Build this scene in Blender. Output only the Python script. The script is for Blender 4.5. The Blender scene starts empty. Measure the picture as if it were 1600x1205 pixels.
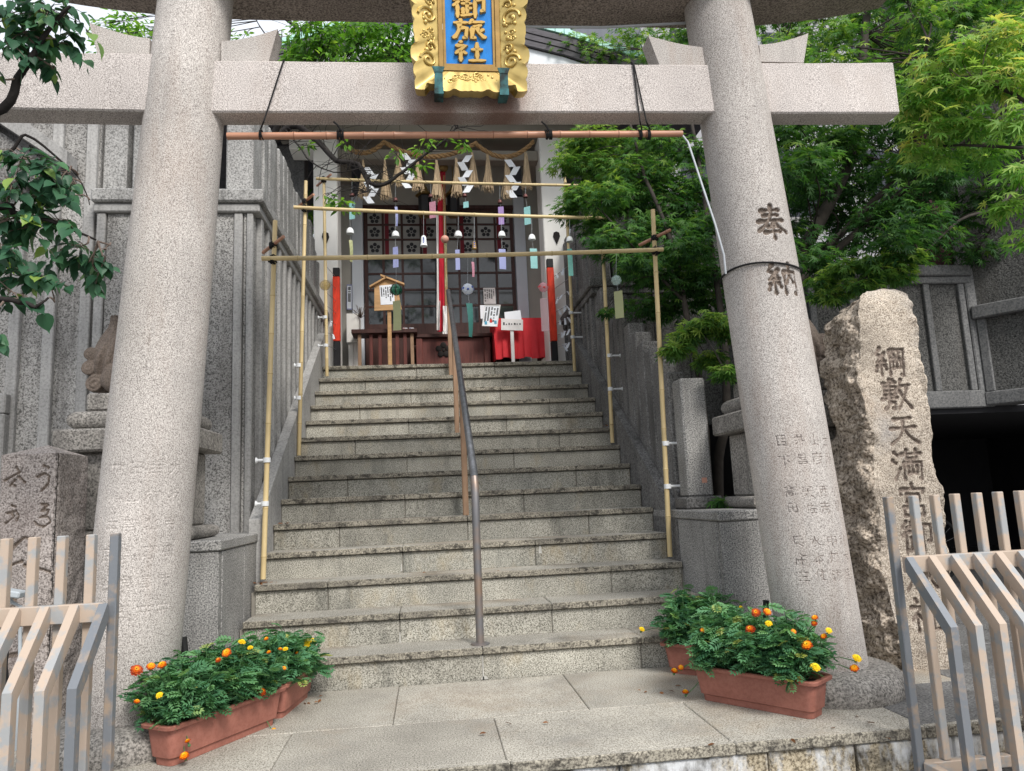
import bpy, bmesh, math, random
import numpy as np
from mathutils import Vector, Matrix, noise

# ---------------------------------------------------------------- camera, sky, sun, exposure
R = math.radians
SC = bpy.context.scene
COL = SC.collection
F_PX, CAM = 1150.0, Vector((-.103, -4.389, 1.025))
PITCH, YAW, ROLL = .1495, -.1173, -.0443
_cy, _sy, _cp, _sp = math.cos(YAW), math.sin(YAW), math.cos(PITCH), math.sin(PITCH)
FWD = Vector((-_sy * _cp, _cy * _cp, _sp))
_rt = Vector((_cy, _sy, 0)); _up = _rt.cross(FWD)
RIGHT = _rt * math.cos(ROLL) + _up * math.sin(ROLL)
UP = -_rt * math.sin(ROLL) + _up * math.cos(ROLL)
cam = bpy.data.cameras.new('camera'); cam_o = bpy.data.objects.new('camera', cam); COL.objects.link(cam_o)
cam.sensor_fit = 'HORIZONTAL'; cam.sensor_width = 36; cam.lens = 36 * F_PX / 1600
cam.clip_start = .05; cam.clip_end = 500
M = Matrix((RIGHT, UP, -FWD)).transposed().to_4x4(); M.translation = CAM
cam_o.matrix_world = M
SC.camera = cam_o

SUN_EL, SUN_AZ = R(43), R(158)      # azimuth clockwise from +Y: light from behind the camera, a little to the right
w = bpy.data.worlds.new('World'); SC.world = w; w.use_nodes = True
nt = w.node_tree; nt.nodes.clear()
sky = nt.nodes.new('ShaderNodeTexSky'); sky.sky_type = 'NISHITA'; sky.sun_disc = False
sky.sun_elevation = SUN_EL; sky.sun_rotation = SUN_AZ; sky.dust_density = 3
mixc = nt.nodes.new('ShaderNodeMix'); mixc.data_type = 'RGBA'
mixc.inputs[0].default_value = .72                       # thin bright overcast over the blue
mixc.inputs[7].default_value = (9.2, 9.5, 10.0, 1)
bg = nt.nodes.new('ShaderNodeBackground'); bg.inputs[1].default_value = .105
wo = nt.nodes.new('ShaderNodeOutputWorld')
nt.links.new(sky.outputs[0], mixc.inputs[6]); nt.links.new(mixc.outputs[2], bg.inputs[0]); nt.links.new(bg.outputs[0], wo.inputs[0])
sun = bpy.data.lights.new('sun', 'SUN'); sun.energy = 2.4; sun.angle = R(18); sun.color = (1, .96, .9)
sun_o = bpy.data.objects.new('sun', sun); COL.objects.link(sun_o)
_d = Vector((math.sin(SUN_AZ) * math.cos(SUN_EL), math.cos(SUN_AZ) * math.cos(SUN_EL), math.sin(SUN_EL)))
sun_o.rotation_euler = (-_d).to_track_quat('-Z', 'Y').to_euler()
vs = SC.view_settings; vs.view_transform = 'Standard'; vs.look = 'None'; vs.exposure = .52; vs.gamma = 1; vs.use_curve_mapping = False
SC.cycles.max_bounces = 6; SC.cycles.diffuse_bounces = 3; SC.cycles.transparent_max_bounces = 8
SC.cycles.use_denoising = True

rnd = random.Random(7); rng = np.random.default_rng(11)
def ray(px, py): return FWD + RIGHT * ((px - 800) / F_PX) - UP * ((py - 602.5) / F_PX)
def atY(px, py, Y): d = ray(px, py); return CAM + d * ((Y - CAM.y) / d.y)
def atX(px, py, X): d = ray(px, py); return CAM + d * ((X - CAM.x) / d.x)
def atZ(px, py, Z): d = ray(px, py); return CAM + d * ((Z - CAM.z) / d.z)

# ---------------------------------------------------------------- materials
MATS = {}
def _new(name):
    m = bpy.data.materials.new(name); m.use_nodes = True
    t = m.node_tree; b = t.nodes['Principled BSDF']; MATS[name] = m
    return m, t, b
def N(t, typ, **kw):
    n = t.nodes.new(typ)
    for k, v in kw.items():
        if k.startswith('i_'): n.inputs[int(k[2:])].default_value = v
        else: setattr(n, k, v)
    return n
def pos(t, sc=(1, 1, 1), obj=False):
    g = N(t, 'ShaderNodeTexCoord').outputs['Object'] if obj else N(t, 'ShaderNodeNewGeometry').outputs['Position']
    if tuple(sc) == (1, 1, 1): return g
    mp = N(t, 'ShaderNodeMapping'); mp.inputs['Scale'].default_value = sc
    t.links.new(g, mp.inputs['Vector']); return mp.outputs[0]
def nz(t, vec, scale, detail=3, rough=.5):
    n = N(t, 'ShaderNodeTexNoise'); n.inputs['Scale'].default_value = scale
    n.inputs['Detail'].default_value = detail; n.inputs['Roughness'].default_value = rough
    t.links.new(vec, n.inputs['Vector']); return n.outputs['Fac']
def ramp(t, fac, stops, interp='LINEAR'):
    r = N(t, 'ShaderNodeValToRGB'); cr = r.color_ramp; cr.interpolation = interp
    while len(cr.elements) < len(stops): cr.elements.new(.5)
    for e, (p, c) in zip(cr.elements, stops):
        e.position = p; e.color = (*c, 1) if hasattr(c, '__len__') else (c, c, c, 1)
    t.links.new(fac, r.inputs[0]); return r.outputs[0]
def mix(t, fac, a, b, typ='MIX'):
    m = N(t, 'ShaderNodeMix', data_type='RGBA', blend_type=typ)
    for i, v in ((0, fac), (6, a), (7, b)):
        if hasattr(v, 'links'): t.links.new(v, m.inputs[i])
        elif i == 0: m.inputs[0].default_value = v
        else: m.inputs[i].default_value = (*v, 1) if len(v) == 3 else v
    return m.outputs[2]
def bump(t, b, h, strength, dist):
    n = N(t, 'ShaderNodeBump'); n.inputs['Strength'].default_value = strength; n.inputs['Distance'].default_value = dist
    t.links.new(h, n.inputs['Height']); t.links.new(n.outputs[0], b.inputs['Normal'])

def stone(name, lo, mid, hi, grain=150, rough=.85, var=(.72, 1.18), vs=1.6, bmp=.35, bd=.004, stains=(), coarse=0):
    """speckled granite: fine grains, slow tone drift, optional stains (colour, scale xyz, noise scale, low, high, amount)"""
    m, t, b = _new(name); P = pos(t)
    g = nz(t, P, grain, 2.5, .7)
    c = ramp(t, g, [(.36, lo), (.48, mid), (.62, hi)])
    big = nz(t, P, vs, 5, .6)
    c = mix(t, 1, c, ramp(t, big, [(.3, var[0]), (.7, var[1])]), 'MULTIPLY')
    oi = N(t, 'ShaderNodeObjectInfo'); c = mix(t, 1, c, ramp(t, oi.outputs['Random'], [(0, .92), (1, 1.07)]), 'MULTIPLY')     # each stone its own tone
    for col, sc, ns, l, h_, am in stains:
        f = ramp(t, nz(t, pos(t, sc), ns, 6, .65), [(l, 0.0), (h_, am)])
        c = mix(t, f, c, col)
    t.links.new(c, b.inputs['Base Color']); b.inputs['Roughness'].default_value = rough
    b.inputs['Specular IOR Level'].default_value = .25
    h = g
    if coarse:
        h = mix(t, .6, g, nz(t, P, coarse, 3, .6))
    bump(t, b, h, bmp, bd)
    return m
def plain(name, col, rough=.6, metal=0, var=.12, scale=6, bmp=0, spec=.3, stretch=(1, 1, 1), col2=None, lo=.4, hi=.6, obj=False):
    m, t, b = _new(name); P = pos(t, stretch, obj)
    f = nz(t, P, scale, 5, .6)
    if col2: c = ramp(t, f, [(lo, col), (hi, col2)])
    else: c = ramp(t, f, [(.3, tuple(x * (1 - var) for x in col)), (.7, tuple(min(1, x * (1 + var)) for x in col))])
    t.links.new(c, b.inputs['Base Color']); b.inputs['Roughness'].default_value = rough
    b.inputs['Metallic'].default_value = metal; b.inputs['Specular IOR Level'].default_value = spec
    if bmp: bump(t, b, nz(t, P, scale * 6, 3), bmp, .003)
    return m
def leafmat(name, stops, trans=.35, rough=.5):
    m, t, b = _new(name)
    a = N(t, 'ShaderNodeAttribute', attribute_name='rnd')
    c = ramp(t, a.outputs['Fac'], stops)
    t.links.new(c, b.inputs['Base Color']); b.inputs['Roughness'].default_value = rough
    b.inputs['Specular IOR Level'].default_value = .3
    tr = N(t, 'ShaderNodeBsdfTranslucent'); t.links.new(mix(t, 1, c, (1.3, 1.35, .7), 'MULTIPLY'), tr.inputs[0])
    ms = N(t, 'ShaderNodeMixShader'); ms.inputs[0].default_value = trans
    out = t.nodes['Material Output']
    t.links.new(b.outputs[0], ms.inputs[1]); t.links.new(tr.outputs[0], ms.inputs[2]); t.links.new(ms.outputs[0], out.inputs[0])
    return m
def glass(name, col, rough=.1, alpha=.45):
    m, t, b = _new(name); b.inputs['Base Color'].default_value = (*col, 1); b.inputs['Roughness'].default_value = rough
    b.inputs['Alpha'].default_value = alpha; b.inputs['Specular IOR Level'].default_value = .6
    return m

RUST = ((.26, .12, .06), (3, 3, .8), 2.2, .58, .8, .45)
GRIME = ((.08, .075, .07), (5, 5, .5), 1.6, .5, .74, .7)
stone('torii_granite', (.175, .16, .15), (.4, .37, .345), (.62, .585, .555), 200, var=(.74, 1.16), vs=1.1, stains=(((.27, .185, .135), (3.5, 3.5, .7), 1.5, .5, .78, .42), ((.17, .16, .155), (5, 5, .6), 1.7, .55, .8, .45), ((.3, .285, .27), (1, 1, 1), 1.6, .5, .72, .45)), bd=.005, bmp=.35)
stone('beam_granite', (.19, .172, .163), (.44, .4, .378), (.67, .625, .598), 190, var=(.78, 1.14), vs=1.1, stains=(((.3, .22, .17), (2, 2, .7), 1.5, .55, .8, .35), ((.26, .25, .245), (1, 1, 1), 1.8, .53, .75, .4)), bd=.005, bmp=.35)
_m, _t, _b = MATS['beam_granite'], MATS['beam_granite'].node_tree, MATS['beam_granite'].node_tree.nodes['Principled BSDF']
_c = _b.inputs['Base Color'].links[0].from_socket                    # rust that has run from the two iron hooks
for _x in (-.02, .32):
    _v = N(_t, 'ShaderNodeVectorMath', operation='DISTANCE'); _t.links.new(pos(_t, (1, 0, .8)), _v.inputs[0]); _v.inputs[1].default_value = (_x, 0, 3.05 * .8)
    _s = N(_t, 'ShaderNodeMath', operation='ADD'); _t.links.new(_v.outputs['Value'], _s.inputs[0]); _k = N(_t, 'ShaderNodeMath', operation='MULTIPLY'); _t.links.new(nz(_t, pos(_t), 9, 5, .7), _k.inputs[0]); _k.inputs[1].default_value = .16; _t.links.new(_k.outputs[0], _s.inputs[1])
    _c = mix(_t, ramp(_t, _s.outputs[0], [(.13, .8), (.29, 0.0)]), _c, (.17, .085, .06))
_t.links.new(_c, _b.inputs['Base Color'])
stone('lintel_granite', (.10, .085, .075), (.24, .2, .175), (.38, .33, .29), 95, bd=.006)
stone('carved', (.085, .066, .053), (.185, .147, .12), (.29, .24, .205), 150)
stone('faint_carved', (.13, .11, .1), (.28, .245, .225), (.42, .38, .35), 120)
stone('pebbledash', (.09, .088, .085), (.33, .323, .31), (.48, .47, .455), 95, var=(.65, 1.15), vs=1.1, bmp=.9, bd=.012, coarse=40, stains=(GRIME,))
stone('smooth_concrete', (.29, .287, .28), (.37, .366, .358), (.43, .425, .415), 60, var=(.7, 1.12), bmp=.12, stains=(((.09, .088, .085), (9, 9, .5), 1.4, .5, .8, .6),))
stone('weathered_post', (.16, .158, .155), (.31, .308, .3), (.44, .435, .425), 80, var=(.62, 1.15), vs=2.2, bmp=.5, bd=.006, stains=(((.06, .058, .055), (9, 9, .6), 1.5, .5, .78, .7),))
stone('dark_post', (.08, .078, .076), (.185, .18, .175), (.29, .285, .278), 80, var=(.55, 1.15), vs=2.2, bmp=.55, bd=.006, stains=(((.035, .034, .032), (9, 9, .6), 1.5, .48, .76, .75),))  # darker copy of weathered_post: shade right of the stairs is in the colour
stone('plinth_granite', (.075, .075, .078), (.25, .247, .24), (.46, .45, .43), 125, var=(.65, 1.15), bmp=.2, stains=(((.06, .058, .055), (6, 6, .6), 1.3, .52, .8, .65),))
stone('tread_stone', (.1, .09, .07), (.33, .315, .277), (.54, .52, .465), 150, bmp=.2, stains=(((.3, .21, .12), (1, 1, 1), 1.2, .5, .7, .5), ((.1, .095, .085), (1, 1, 1), 2.6, .52, .7, .55)))
stone('nosing_face', (.09, .08, .068), (.24, .22, .178), (.42, .39, .32), 110, bmp=.3, stains=(((.022, .02, .018), (1, 1, 1.6), 18, .52, .62, .8), ((.08, .074, .066), (1, 1, 2), 3, .5, .68, .65)))
stone('riser_stone', (.085, .08, .062), (.315, .303, .262), (.53, .512, .45), 150, bmp=.25, var=(.68, 1.18), vs=2.4, stains=(((.07, .072, .065), (5, 5, 1.2), 1.3, .53, .75, .7), ((.2, .215, .2), (1, 1, 1), .9, .52, .7, .3), ((.38, .3, .17), (2, 2, 1), 2.2, .55, .72, .4)))
stone('paving', (.13, .118, .095), (.37, .347, .3), (.55, .525, .465), 150, bmp=.1, stains=(((.3, .2, .11), (1, 1, 1), 1.1, .52, .75, .5), ((.22, .215, .2), (1, 1, 1), 2.3, .5, .72, .5)))
stone('kerb_stone', (.12, .1, .07), (.32, .27, .19), (.5, .44, .33), 90, bmp=.4, bd=.008, stains=(((.04, .036, .032), (1.4, 2, 2), 3.2, .48, .62, .85), ((.62, .64, .66), (3, 3, 1.2), 2.2, .48, .6, .9)))
stone('pedestal_stone', (.1, .095, .088), (.26, .245, .225), (.42, .395, .365), 90, var=(.6, 1.15), bmp=.5, bd=.006, stains=(GRIME,))
stone('kana_stone', (.13, .115, .106), (.34, .3, .28), (.54, .49, .46), 115, var=(.6, 1.2), bmp=.7, bd=.01, coarse=35, stains=(((.13, .09, .08), (1, 1, 1), 2.0, .5, .75, .5),))
stone('monument_stone', (.13, .105, .085), (.37, .315, .255), (.6, .535, .455), 150, bmp=.8, bd=.012, coarse=24, var=(.6, 1.2), vs=3, stains=(((.33, .33, .34), (1, 1, 1), 1.4, .52, .7, .7), ((.12, .095, .075), (1, 1, 1), 4.0, .55, .7, .6), ((.4, .26, .15), (1, 1, 1), 2.2, .58, .75, .4)))
stone('monument_bark', (.1, .083, .066), (.33, .275, .22), (.54, .47, .39), 60, bmp=.9, bd=.02, coarse=22, var=(.62, 1.25), vs=5)
stone('lion_stone', (.1, .08, .068), (.15, .12, .1), (.2, .163, .138), 120, var=(.7, 1.15), vs=6, bmp=.15, bd=.003)
stone('asphalt', (.04, .04, .042), (.085, .085, .088), (.15, .15, .15), 90, bmp=.4)
stone('dark_paving', (.07, .07, .07), (.15, .15, .148), (.25, .245, .24), 90, bmp=.3, stains=(GRIME,))
stone('street', (.08, .077, .07), (.17, .165, .155), (.28, .27, .26), 100, bmp=.3)
plain('grout', (.23, .215, .185), .95)
stone('dark_concrete', (.1, .102, .105), (.15, .152, .155), (.2, .2, .2), 60, var=(.7, 1.1), bmp=.12, stains=(((.05, .05, .05), (9, 9, .5), 1.4, .5, .8, .6),))  # smooth concrete toned down to carry the right building's shade
stone('shaded_pebbledash', (.03, .03, .03), (.1, .1, .098), (.17, .168, .162), 75, var=(.6, 1.15), vs=1.1, bmp=.9, bd=.012, coarse=40, stains=(GRIME,))  # pebbledash with the right building's shade painted into its colour
plain('dirt', (.055, .045, .035), .95, bmp=.5, scale=30)
plain('soil', (.03, .022, .016), .95, bmp=.8, scale=60)
plain('bamboo', (.6, .47, .25), .45, var=.2, scale=3, stretch=(1, 1, .6), spec=.4)
plain('bamboo_node', (.42, .31, .15), .55)
plain('red_bamboo', (.4, .2, .125), .42, var=.3, scale=3.5, stretch=(.8, 6, 6), spec=.45)
plain('red_bamboo_node', (.22, .1, .06), .55)
plain('black_cord', (.012, .012, .013), .8)
plain('white_plastic', (.7, .72, .74), .4)
plain('grey_pipe', (.42, .45, .48), .45)
plain('black_pipe', (.02, .02, .02), .5)
plain('gold', (.58, .43, .15), .4, .5, var=.14, scale=9, spec=.5)
plain('dull_gold', (.3, .19, .065), .45, .5, var=.2, scale=14)
plain('letter_gold', (.46, .3, .09), .45, .4)
plain('mortar', (.45, .44, .41), .9, var=.2, scale=30)
plain('panel_blue', (.006, .19, .58), .5, var=.18, scale=12, stretch=(3, 3, 1))
plain('patina', (.05, .16, .17), .6, .3, col2=(.02, .03, .03), scale=14, lo=.42, hi=.62)
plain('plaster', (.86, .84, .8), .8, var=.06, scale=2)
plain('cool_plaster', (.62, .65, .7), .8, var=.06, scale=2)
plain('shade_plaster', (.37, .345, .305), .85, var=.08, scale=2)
plain('shade_beige', (.32, .29, .25), .8, var=.1, scale=3)  # beige darkened in the colour for the shade under the eave
plain('dark_wood', (.055, .022, .018), .5, var=.35, scale=5, stretch=(6, 6, 1))
plain('red_wood', (.12, .035, .028), .5, var=.3, scale=5, stretch=(6, 6, 1))
plain('pale_wood', (.5, .3, .14), .6, var=.2, scale=5, stretch=(1, 1, 5))
plain('grey_wood', (.13, .11, .1), .7, var=.35, scale=7, stretch=(9, 9, 1))
plain('brown_post', (.3, .19, .12), .6, var=.2, scale=8, stretch=(6, 6, 1))
plain('pane_paper', (.3, .29, .275), .35, var=.25, scale=1.2, spec=.5)
plain('pane_glass', (.035, .042, .045), .06, var=.6, scale=2.5, spec=.6)
plain('red_curtain', (.17, .02, .03), .8)
plain('red_cloth', (.62, .035, .045), .75, var=.12, scale=4)
plain('vermilion', (.72, .05, .02), .5, var=.25, scale=7, stretch=(3, 3, 1))
plain('black_paint', (.015, .014, .016), .5)
plain('cloth_red', (.42, .012, .03), .8, var=.2, scale=9)
plain('cloth_white', (.75, .73, .72), .8)
plain('cloth_green', (.4, .5, .3), .8)
plain('straw', (.45, .34, .22), .9, var=.35, scale=60, stretch=(1, 1, .12))
plain('rope', (.34, .21, .1), .9, var=.3, scale=60)
plain('white_paper', (.8, .83, .88), .7, var=.03)
plain('ink', (.03, .03, .035), .8)
plain('red_ink', (.6, .06, .05), .8)
plain('blue_ink', (.1, .35, .5), .8)
plain('rail_metal', (.2, .205, .22), .38, .7, var=.35, scale=8, stretch=(4, 4, 1))
plain('rail_worn', (.2, .2, .21), .45, .55, col2=(.3, .22, .17), scale=5, lo=.4, hi=.62)
plain('fence_paint', (.44, .355, .285), .5, col2=(.32, .33, .335), scale=11, lo=.5, hi=.6, bmp=.2)
plain('fence_end', (.19, .205, .225), .5, .3, col2=(.36, .28, .21), scale=11, lo=.5, hi=.66, bmp=.2)
stone('terracotta', (.27, .105, .078), (.295, .118, .088), (.315, .13, .098), 60, rough=.6, var=(.85, 1.1), vs=5, bmp=.1, stains=(((.08, .045, .035), (1, 1, 1), 70, .68, .74, .6), ((.36, .2, .16), (1, 1, 1), 6, .55, .8, .3)))
plain('bark', (.02, .017, .016), .9, var=.4, scale=12, bmp=.8)
plain('maple_bark', (.04, .034, .029), .9, var=.4, scale=12, bmp=.7)
plain('stem_green', (.07, .16, .06), .7)
plain('twig', (.16, .12, .1), .8)
plain('slate', (.085, .08, .09), .7, var=.3, scale=8, stretch=(1, 1, 6))
plain('copper_green', (.4, .66, .6), .6, var=.1)
plain('far_white', (.66, .69, .72), .8)
plain('far_grey', (.34, .34, .36), .85, var=.1, scale=1)
plain('louvre', (.5, .54, .62), .6)
plain('louvre_dark', (.02, .024, .04), .6)
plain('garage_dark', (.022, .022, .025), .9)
plain('dark_red_steel', (.06, .02, .022), .6)
plain('bike_grey', (.2, .2, .21), .4, .6)
plain('tyre', (.02, .02, .02), .9)
plain('car_white', (.5, .52, .53), .3)
plain('flood_grey', (.38, .42, .45), .5)
plain('cobalt_print', (.05, .09, .35), .5)
plain('ceramic', (.74, .76, .76), .25, spec=.5)
plain('terra_bell', (.52, .27, .2), .5)
plain('iron_bell', (.13, .055, .05), .45, .4)
plain('brass_bell', (.38, .25, .1), .4, .6)
glass('glass_green', (.01, .16, .08), .08, .88)
glass('glass_clear', (.55, .72, .68), .05, .35)
glass('glass_white', (.68, .74, .84), .1, .8)
glass('glass_pink', (.75, .35, .4), .1, .6)
glass('glass_gold', (.6, .42, .12), .1, .5)
for nm, c, al in (('strip_cyan', (.25, .52, .52), .9), ('strip_lilac', (.3, .33, .58), .9), ('strip_purple', (.26, .16, .4), .95), ('strip_pink', (.55, .25, .33), .8),
                  ('strip_olive', (.38, .4, .2), .9), ('strip_teal', (.08, .3, .26), .92), ('strip_pale_pink', (.6, .42, .45), .55)):
    glass(nm, c, .5, al)
leafmat('maple_leaf', [(0, (.022, .075, .022)), (.4, (.058, .16, .038)), (.75, (.13, .265, .05)), (1, (.28, .4, .08))], .45)
leafmat('maple_light', [(0, (.09, .24, .04)), (.4, (.19, .38, .07)), (.75, (.36, .5, .14)), (1, (.58, .54, .15))], .45)
leafmat('broad_leaf', [(0, (.018, .06, .034)), (.5, (.045, .13, .07)), (.85, (.09, .21, .1)), (1, (.24, .36, .08))], .32, .46)
leafmat('plum_leaf', [(0, (.05, .14, .02)), (.5, (.13, .3, .04)), (1, (.3, .46, .08))], .5)
leafmat('marigold_leaf', [(0, (.035, .12, .06)), (.5, (.1, .26, .13)), (.9, (.21, .41, .18)), (1, (.42, .46, .15))], .35)
leafmat('petal', [(0, (.3, .03, .003)), (.35, (.72, .14, .005)), (.7, (.85, .36, .01)), (1, (.88, .6, .02))], .25)
leafmat('petal_yellow', [(0, (.75, .4, .01)), (1, (.9, .74, .03))], .25)
leafmat('dry_leaf', [(0, (.1, .04, .015)), (1, (.3, .13, .05))], .1)

# ---------------------------------------------------------------- mesh building
class MB:
    def __init__(s): s.v = []; s.f = []; s.m = []
    def add(s, vs_, fs, mi=0):
        o = len(s.v); s.v.extend(tuple(v) for v in vs_); s.f.extend(tuple(i + o for i in f) for f in fs); s.m.extend([mi] * len(fs)); return s
    def box(s, lo, hi, ch=0, mi=0, mat=None):
        lo = Vector(lo); hi = Vector(hi); c = (lo + hi) / 2; h = (hi - lo) / 2
        ch = min(ch, min(h) * .9)
        if ch <= 0:
            vs_ = [Vector((x, y, z)) for x in (-h.x, h.x) for y in (-h.y, h.y) for z in (-h.z, h.z)]
            fs = [(0, 1, 3, 2), (4, 6, 7, 5), (0, 4, 5, 1), (2, 3, 7, 6), (0, 2, 6, 4), (1, 5, 7, 3)]
        else:
            vs_ = []; idx = {}
            for a in range(3):
                for sx in (-1, 1):
                    for sy in (-1, 1):
                        for sz in (-1, 1):
                            sg = (sx, sy, sz); p = [sg[i] * (h[i] - (0 if i == a else ch)) for i in range(3)]
                            idx[(a,) + sg] = len(vs_); vs_.append(Vector(p))
            fs = []
            S2 = ((-1, -1), (1, -1), (1, 1), (-1, 1))
            for a in range(3):
                b_, c_ = (a + 1) % 3, (a + 2) % 3
                for sg in (-1, 1):
                    q = []
                    for u, v_ in S2:
                        t = [0, 0, 0]; t[a] = sg; t[b_] = u; t[c_] = v_; q.append(idx[(a,) + tuple(t)])
                    fs.append(q if sg > 0 else q[::-1])
                for u in (-1, 1):       # edge chamfers between faces b_ and c_, running along a
                    for v_ in (-1, 1):
                        q = []
                        for fa, sa in ((b_, -1), (b_, 1), (c_, 1), (c_, -1)):
                            t = [0, 0, 0]; t[a] = sa; t[b_] = u; t[c_] = v_; q.append(idx[(fa,) + tuple(t)])
                        fs.append(q if u * v_ < 0 else q[::-1])
            for sx in (-1, 1):
                for sy in (-1, 1):
                    for sz in (-1, 1):
                        q = [idx[(a, sx, sy, sz)] for a in range(3)]
                        fs.append(q if sx * sy * sz > 0 else q[::-1])
        if mat is None: vs_ = [v + c for v in vs_]
        else: vs_ = [mat @ (v + c) for v in vs_]
        return s.add(vs_, fs, mi)
    def tube(s, pts, rad, seg=8, mi=0, caps=True):
        pts = [Vector(p) for p in pts]; n = len(pts)
        if not hasattr(rad, '__len__'): rad = [rad] * n
        vs_ = []; fs = []; prev = None
        for i, p in enumerate(pts):
            d = (pts[min(i + 1, n - 1)] - pts[max(i - 1, 0)]); d = d.normalized() if d.length > 1e-9 else Vector((0, 0, 1))
            if prev is None: x = d.orthogonal().normalized()
            else:
                x = prev - d * prev.dot(d); x = x.normalized() if x.length > 1e-6 else d.orthogonal().normalized()
            prev = x; y = d.cross(x)
            for k in range(seg):
                a = 2 * math.pi * k / seg; vs_.append(p + (x * math.cos(a) + y * math.sin(a)) * rad[i])
        for i in range(n - 1):
            for k in range(seg):
                k2 = (k + 1) % seg; fs.append((i * seg + k, i * seg + k2, (i + 1) * seg + k2, (i + 1) * seg + k))
        if caps: fs.append(tuple(range(seg))[::-1]); fs.append(tuple((n - 1) * seg + k for k in range(seg)))
        return s.add(vs_, fs, mi)
    def lathe(s, c, prof, seg=24, mi=0, caps=True, axis=None, dx=0, dy=0):
        """prof: (r, z) pairs upward; dx, dy shear per metre (a leaning column)"""
        c = Vector(c); vs_ = []; fs = []; n = len(prof)
        for r_, z in prof:
            for k in range(seg):
                a = 2 * math.pi * k / seg; v = Vector((r_ * math.cos(a) + dx * z, r_ * math.sin(a) + dy * z, z))
                if axis is not None: v = axis @ v
                vs_.append(c + v)
        for i in range(n - 1):
            for k in range(seg):
                k2 = (k + 1) % seg; fs.append((i * seg + k, i * seg + k2, (i + 1) * seg + k2, (i + 1) * seg + k))
        if caps: fs.append(tuple(range(seg))[::-1]); fs.append(tuple((n - 1) * seg + k for k in range(seg)))
        return s.add(vs_, fs, mi)
    def ball(s, c, r_, seg=12, rings=8, mi=0, sc=(1, 1, 1), rot=None):
        c = Vector(c); vs_ = []; fs = []
        for i in range(1, rings):
            t = math.pi * i / rings
            for k in range(seg):
                a = 2 * math.pi * k / seg
                v = Vector((math.sin(t) * math.cos(a) * sc[0], math.sin(t) * math.sin(a) * sc[1], -math.cos(t) * sc[2])) * r_
                vs_.append(c + (rot @ v if rot else v))
        for i in range(rings - 2):
            for k in range(seg):
                k2 = (k + 1) % seg; fs.append((i * seg + k, i * seg + k2, (i + 1) * seg + k2, (i + 1) * seg + k))
        b0 = Vector((0, 0, -r_ * sc[2])); b1 = -b0
        vs_ += [c + (rot @ b0 if rot else b0), c + (rot @ b1 if rot else b1)]
        m = len(vs_)
        for k in range(seg):
            k2 = (k + 1) % seg; fs.append((k2, k, m - 2)); fs.append(((rings - 2) * seg + k, (rings - 2) * seg + k2, m - 1))
        return s.add(vs_, fs, mi)
    def prism(s, poly, axis, a, b, mi=0):
        """poly in the two other axes' order, extruded along axis from a to b"""
        def mk(u, v_, w_):
            return {'x': (w_, u, v_), 'y': (u, w_, v_), 'z': (u, v_, w_)}[axis]
        n = len(poly); vs_ = [mk(u, v_, a) for u, v_ in poly] + [mk(u, v_, b) for u, v_ in poly]
        ar = sum(poly[i][0] * poly[(i + 1) % n][1] - poly[(i + 1) % n][0] * poly[i][1] for i in range(n))
        fs = [tuple(range(n)), tuple(range(2 * n - 1, n - 1, -1))] + [(i, i + n, (i + 1) % n + n, (i + 1) % n) for i in range(n)]
        flip = (ar > 0) == (axis != 'y') and b > a or (ar > 0) != (axis != 'y') and b < a
        if flip: fs = [f[::-1] for f in fs]
        return s.add(vs_, fs, mi)
    def quad(s, a, b, c, d, mi=0): return s.add([a, b, c, d], [(0, 1, 2, 3)], mi)
    def build(s, name, mats, parent=None, smooth=False, recalc=False, **tags):
        me = bpy.data.meshes.new(name)
        off = org(parent)
        vs_ = [(v[0] - off[0], v[1] - off[1], v[2] - off[2]) for v in s.v]
        me.from_pydata(vs_, [], s.f)
        for m in (mats if isinstance(mats, (list, tuple)) else [mats]): me.materials.append(MATS[m])
        if any(s.m): me.polygons.foreach_set('material_index', s.m)
        if recalc:
            bm = bmesh.new(); bm.from_mesh(me); bmesh.ops.recalc_face_normals(bm, faces=bm.faces); bm.to_mesh(me); bm.free()
        if smooth:
            me.polygons.foreach_set('use_smooth', [True] * len(me.polygons)); me.set_sharp_from_angle(angle=R(smooth if smooth is not True else 40))
        return link(name, me, parent, **tags)
LOCAL = object()
def org(parent):
    if parent is None or parent.get('_local'): return (0, 0, 0)
    p = parent
    while p.parent: p = p.parent
    return tuple(p.location)
def link(name, me, parent=None, label=None, cat=None, group=None, kind=None):
    o = bpy.data.objects.new(name, me); COL.objects.link(o); o.parent = parent
    tag(o, label, cat, group, kind); return o
def tag(o, label=None, cat=None, group=None, kind=None):
    for k, v in (('label', label), ('category', cat), ('group', group), ('kind', kind)):
        if v: o[k] = v
    return o
def thing(name, loc, label, cat, group=None):
    o = bpy.data.objects.new(name, None); COL.objects.link(o); o.location = loc; o.empty_display_size = .1
    return tag(o, label, cat, group)
def one(name, mats, parent, fn, smooth=False, **tags):
    mb = MB(); fn(mb); return mb.build(name, mats, parent, smooth, **tags)
def shared(name, mesh, parent, loc, **tags):
    """a repeat that shares mesh data; loc in world space"""
    o = link(name, mesh, parent, **tags); off = org(parent); o.location = Vector(loc) - Vector(off); return o
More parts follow.
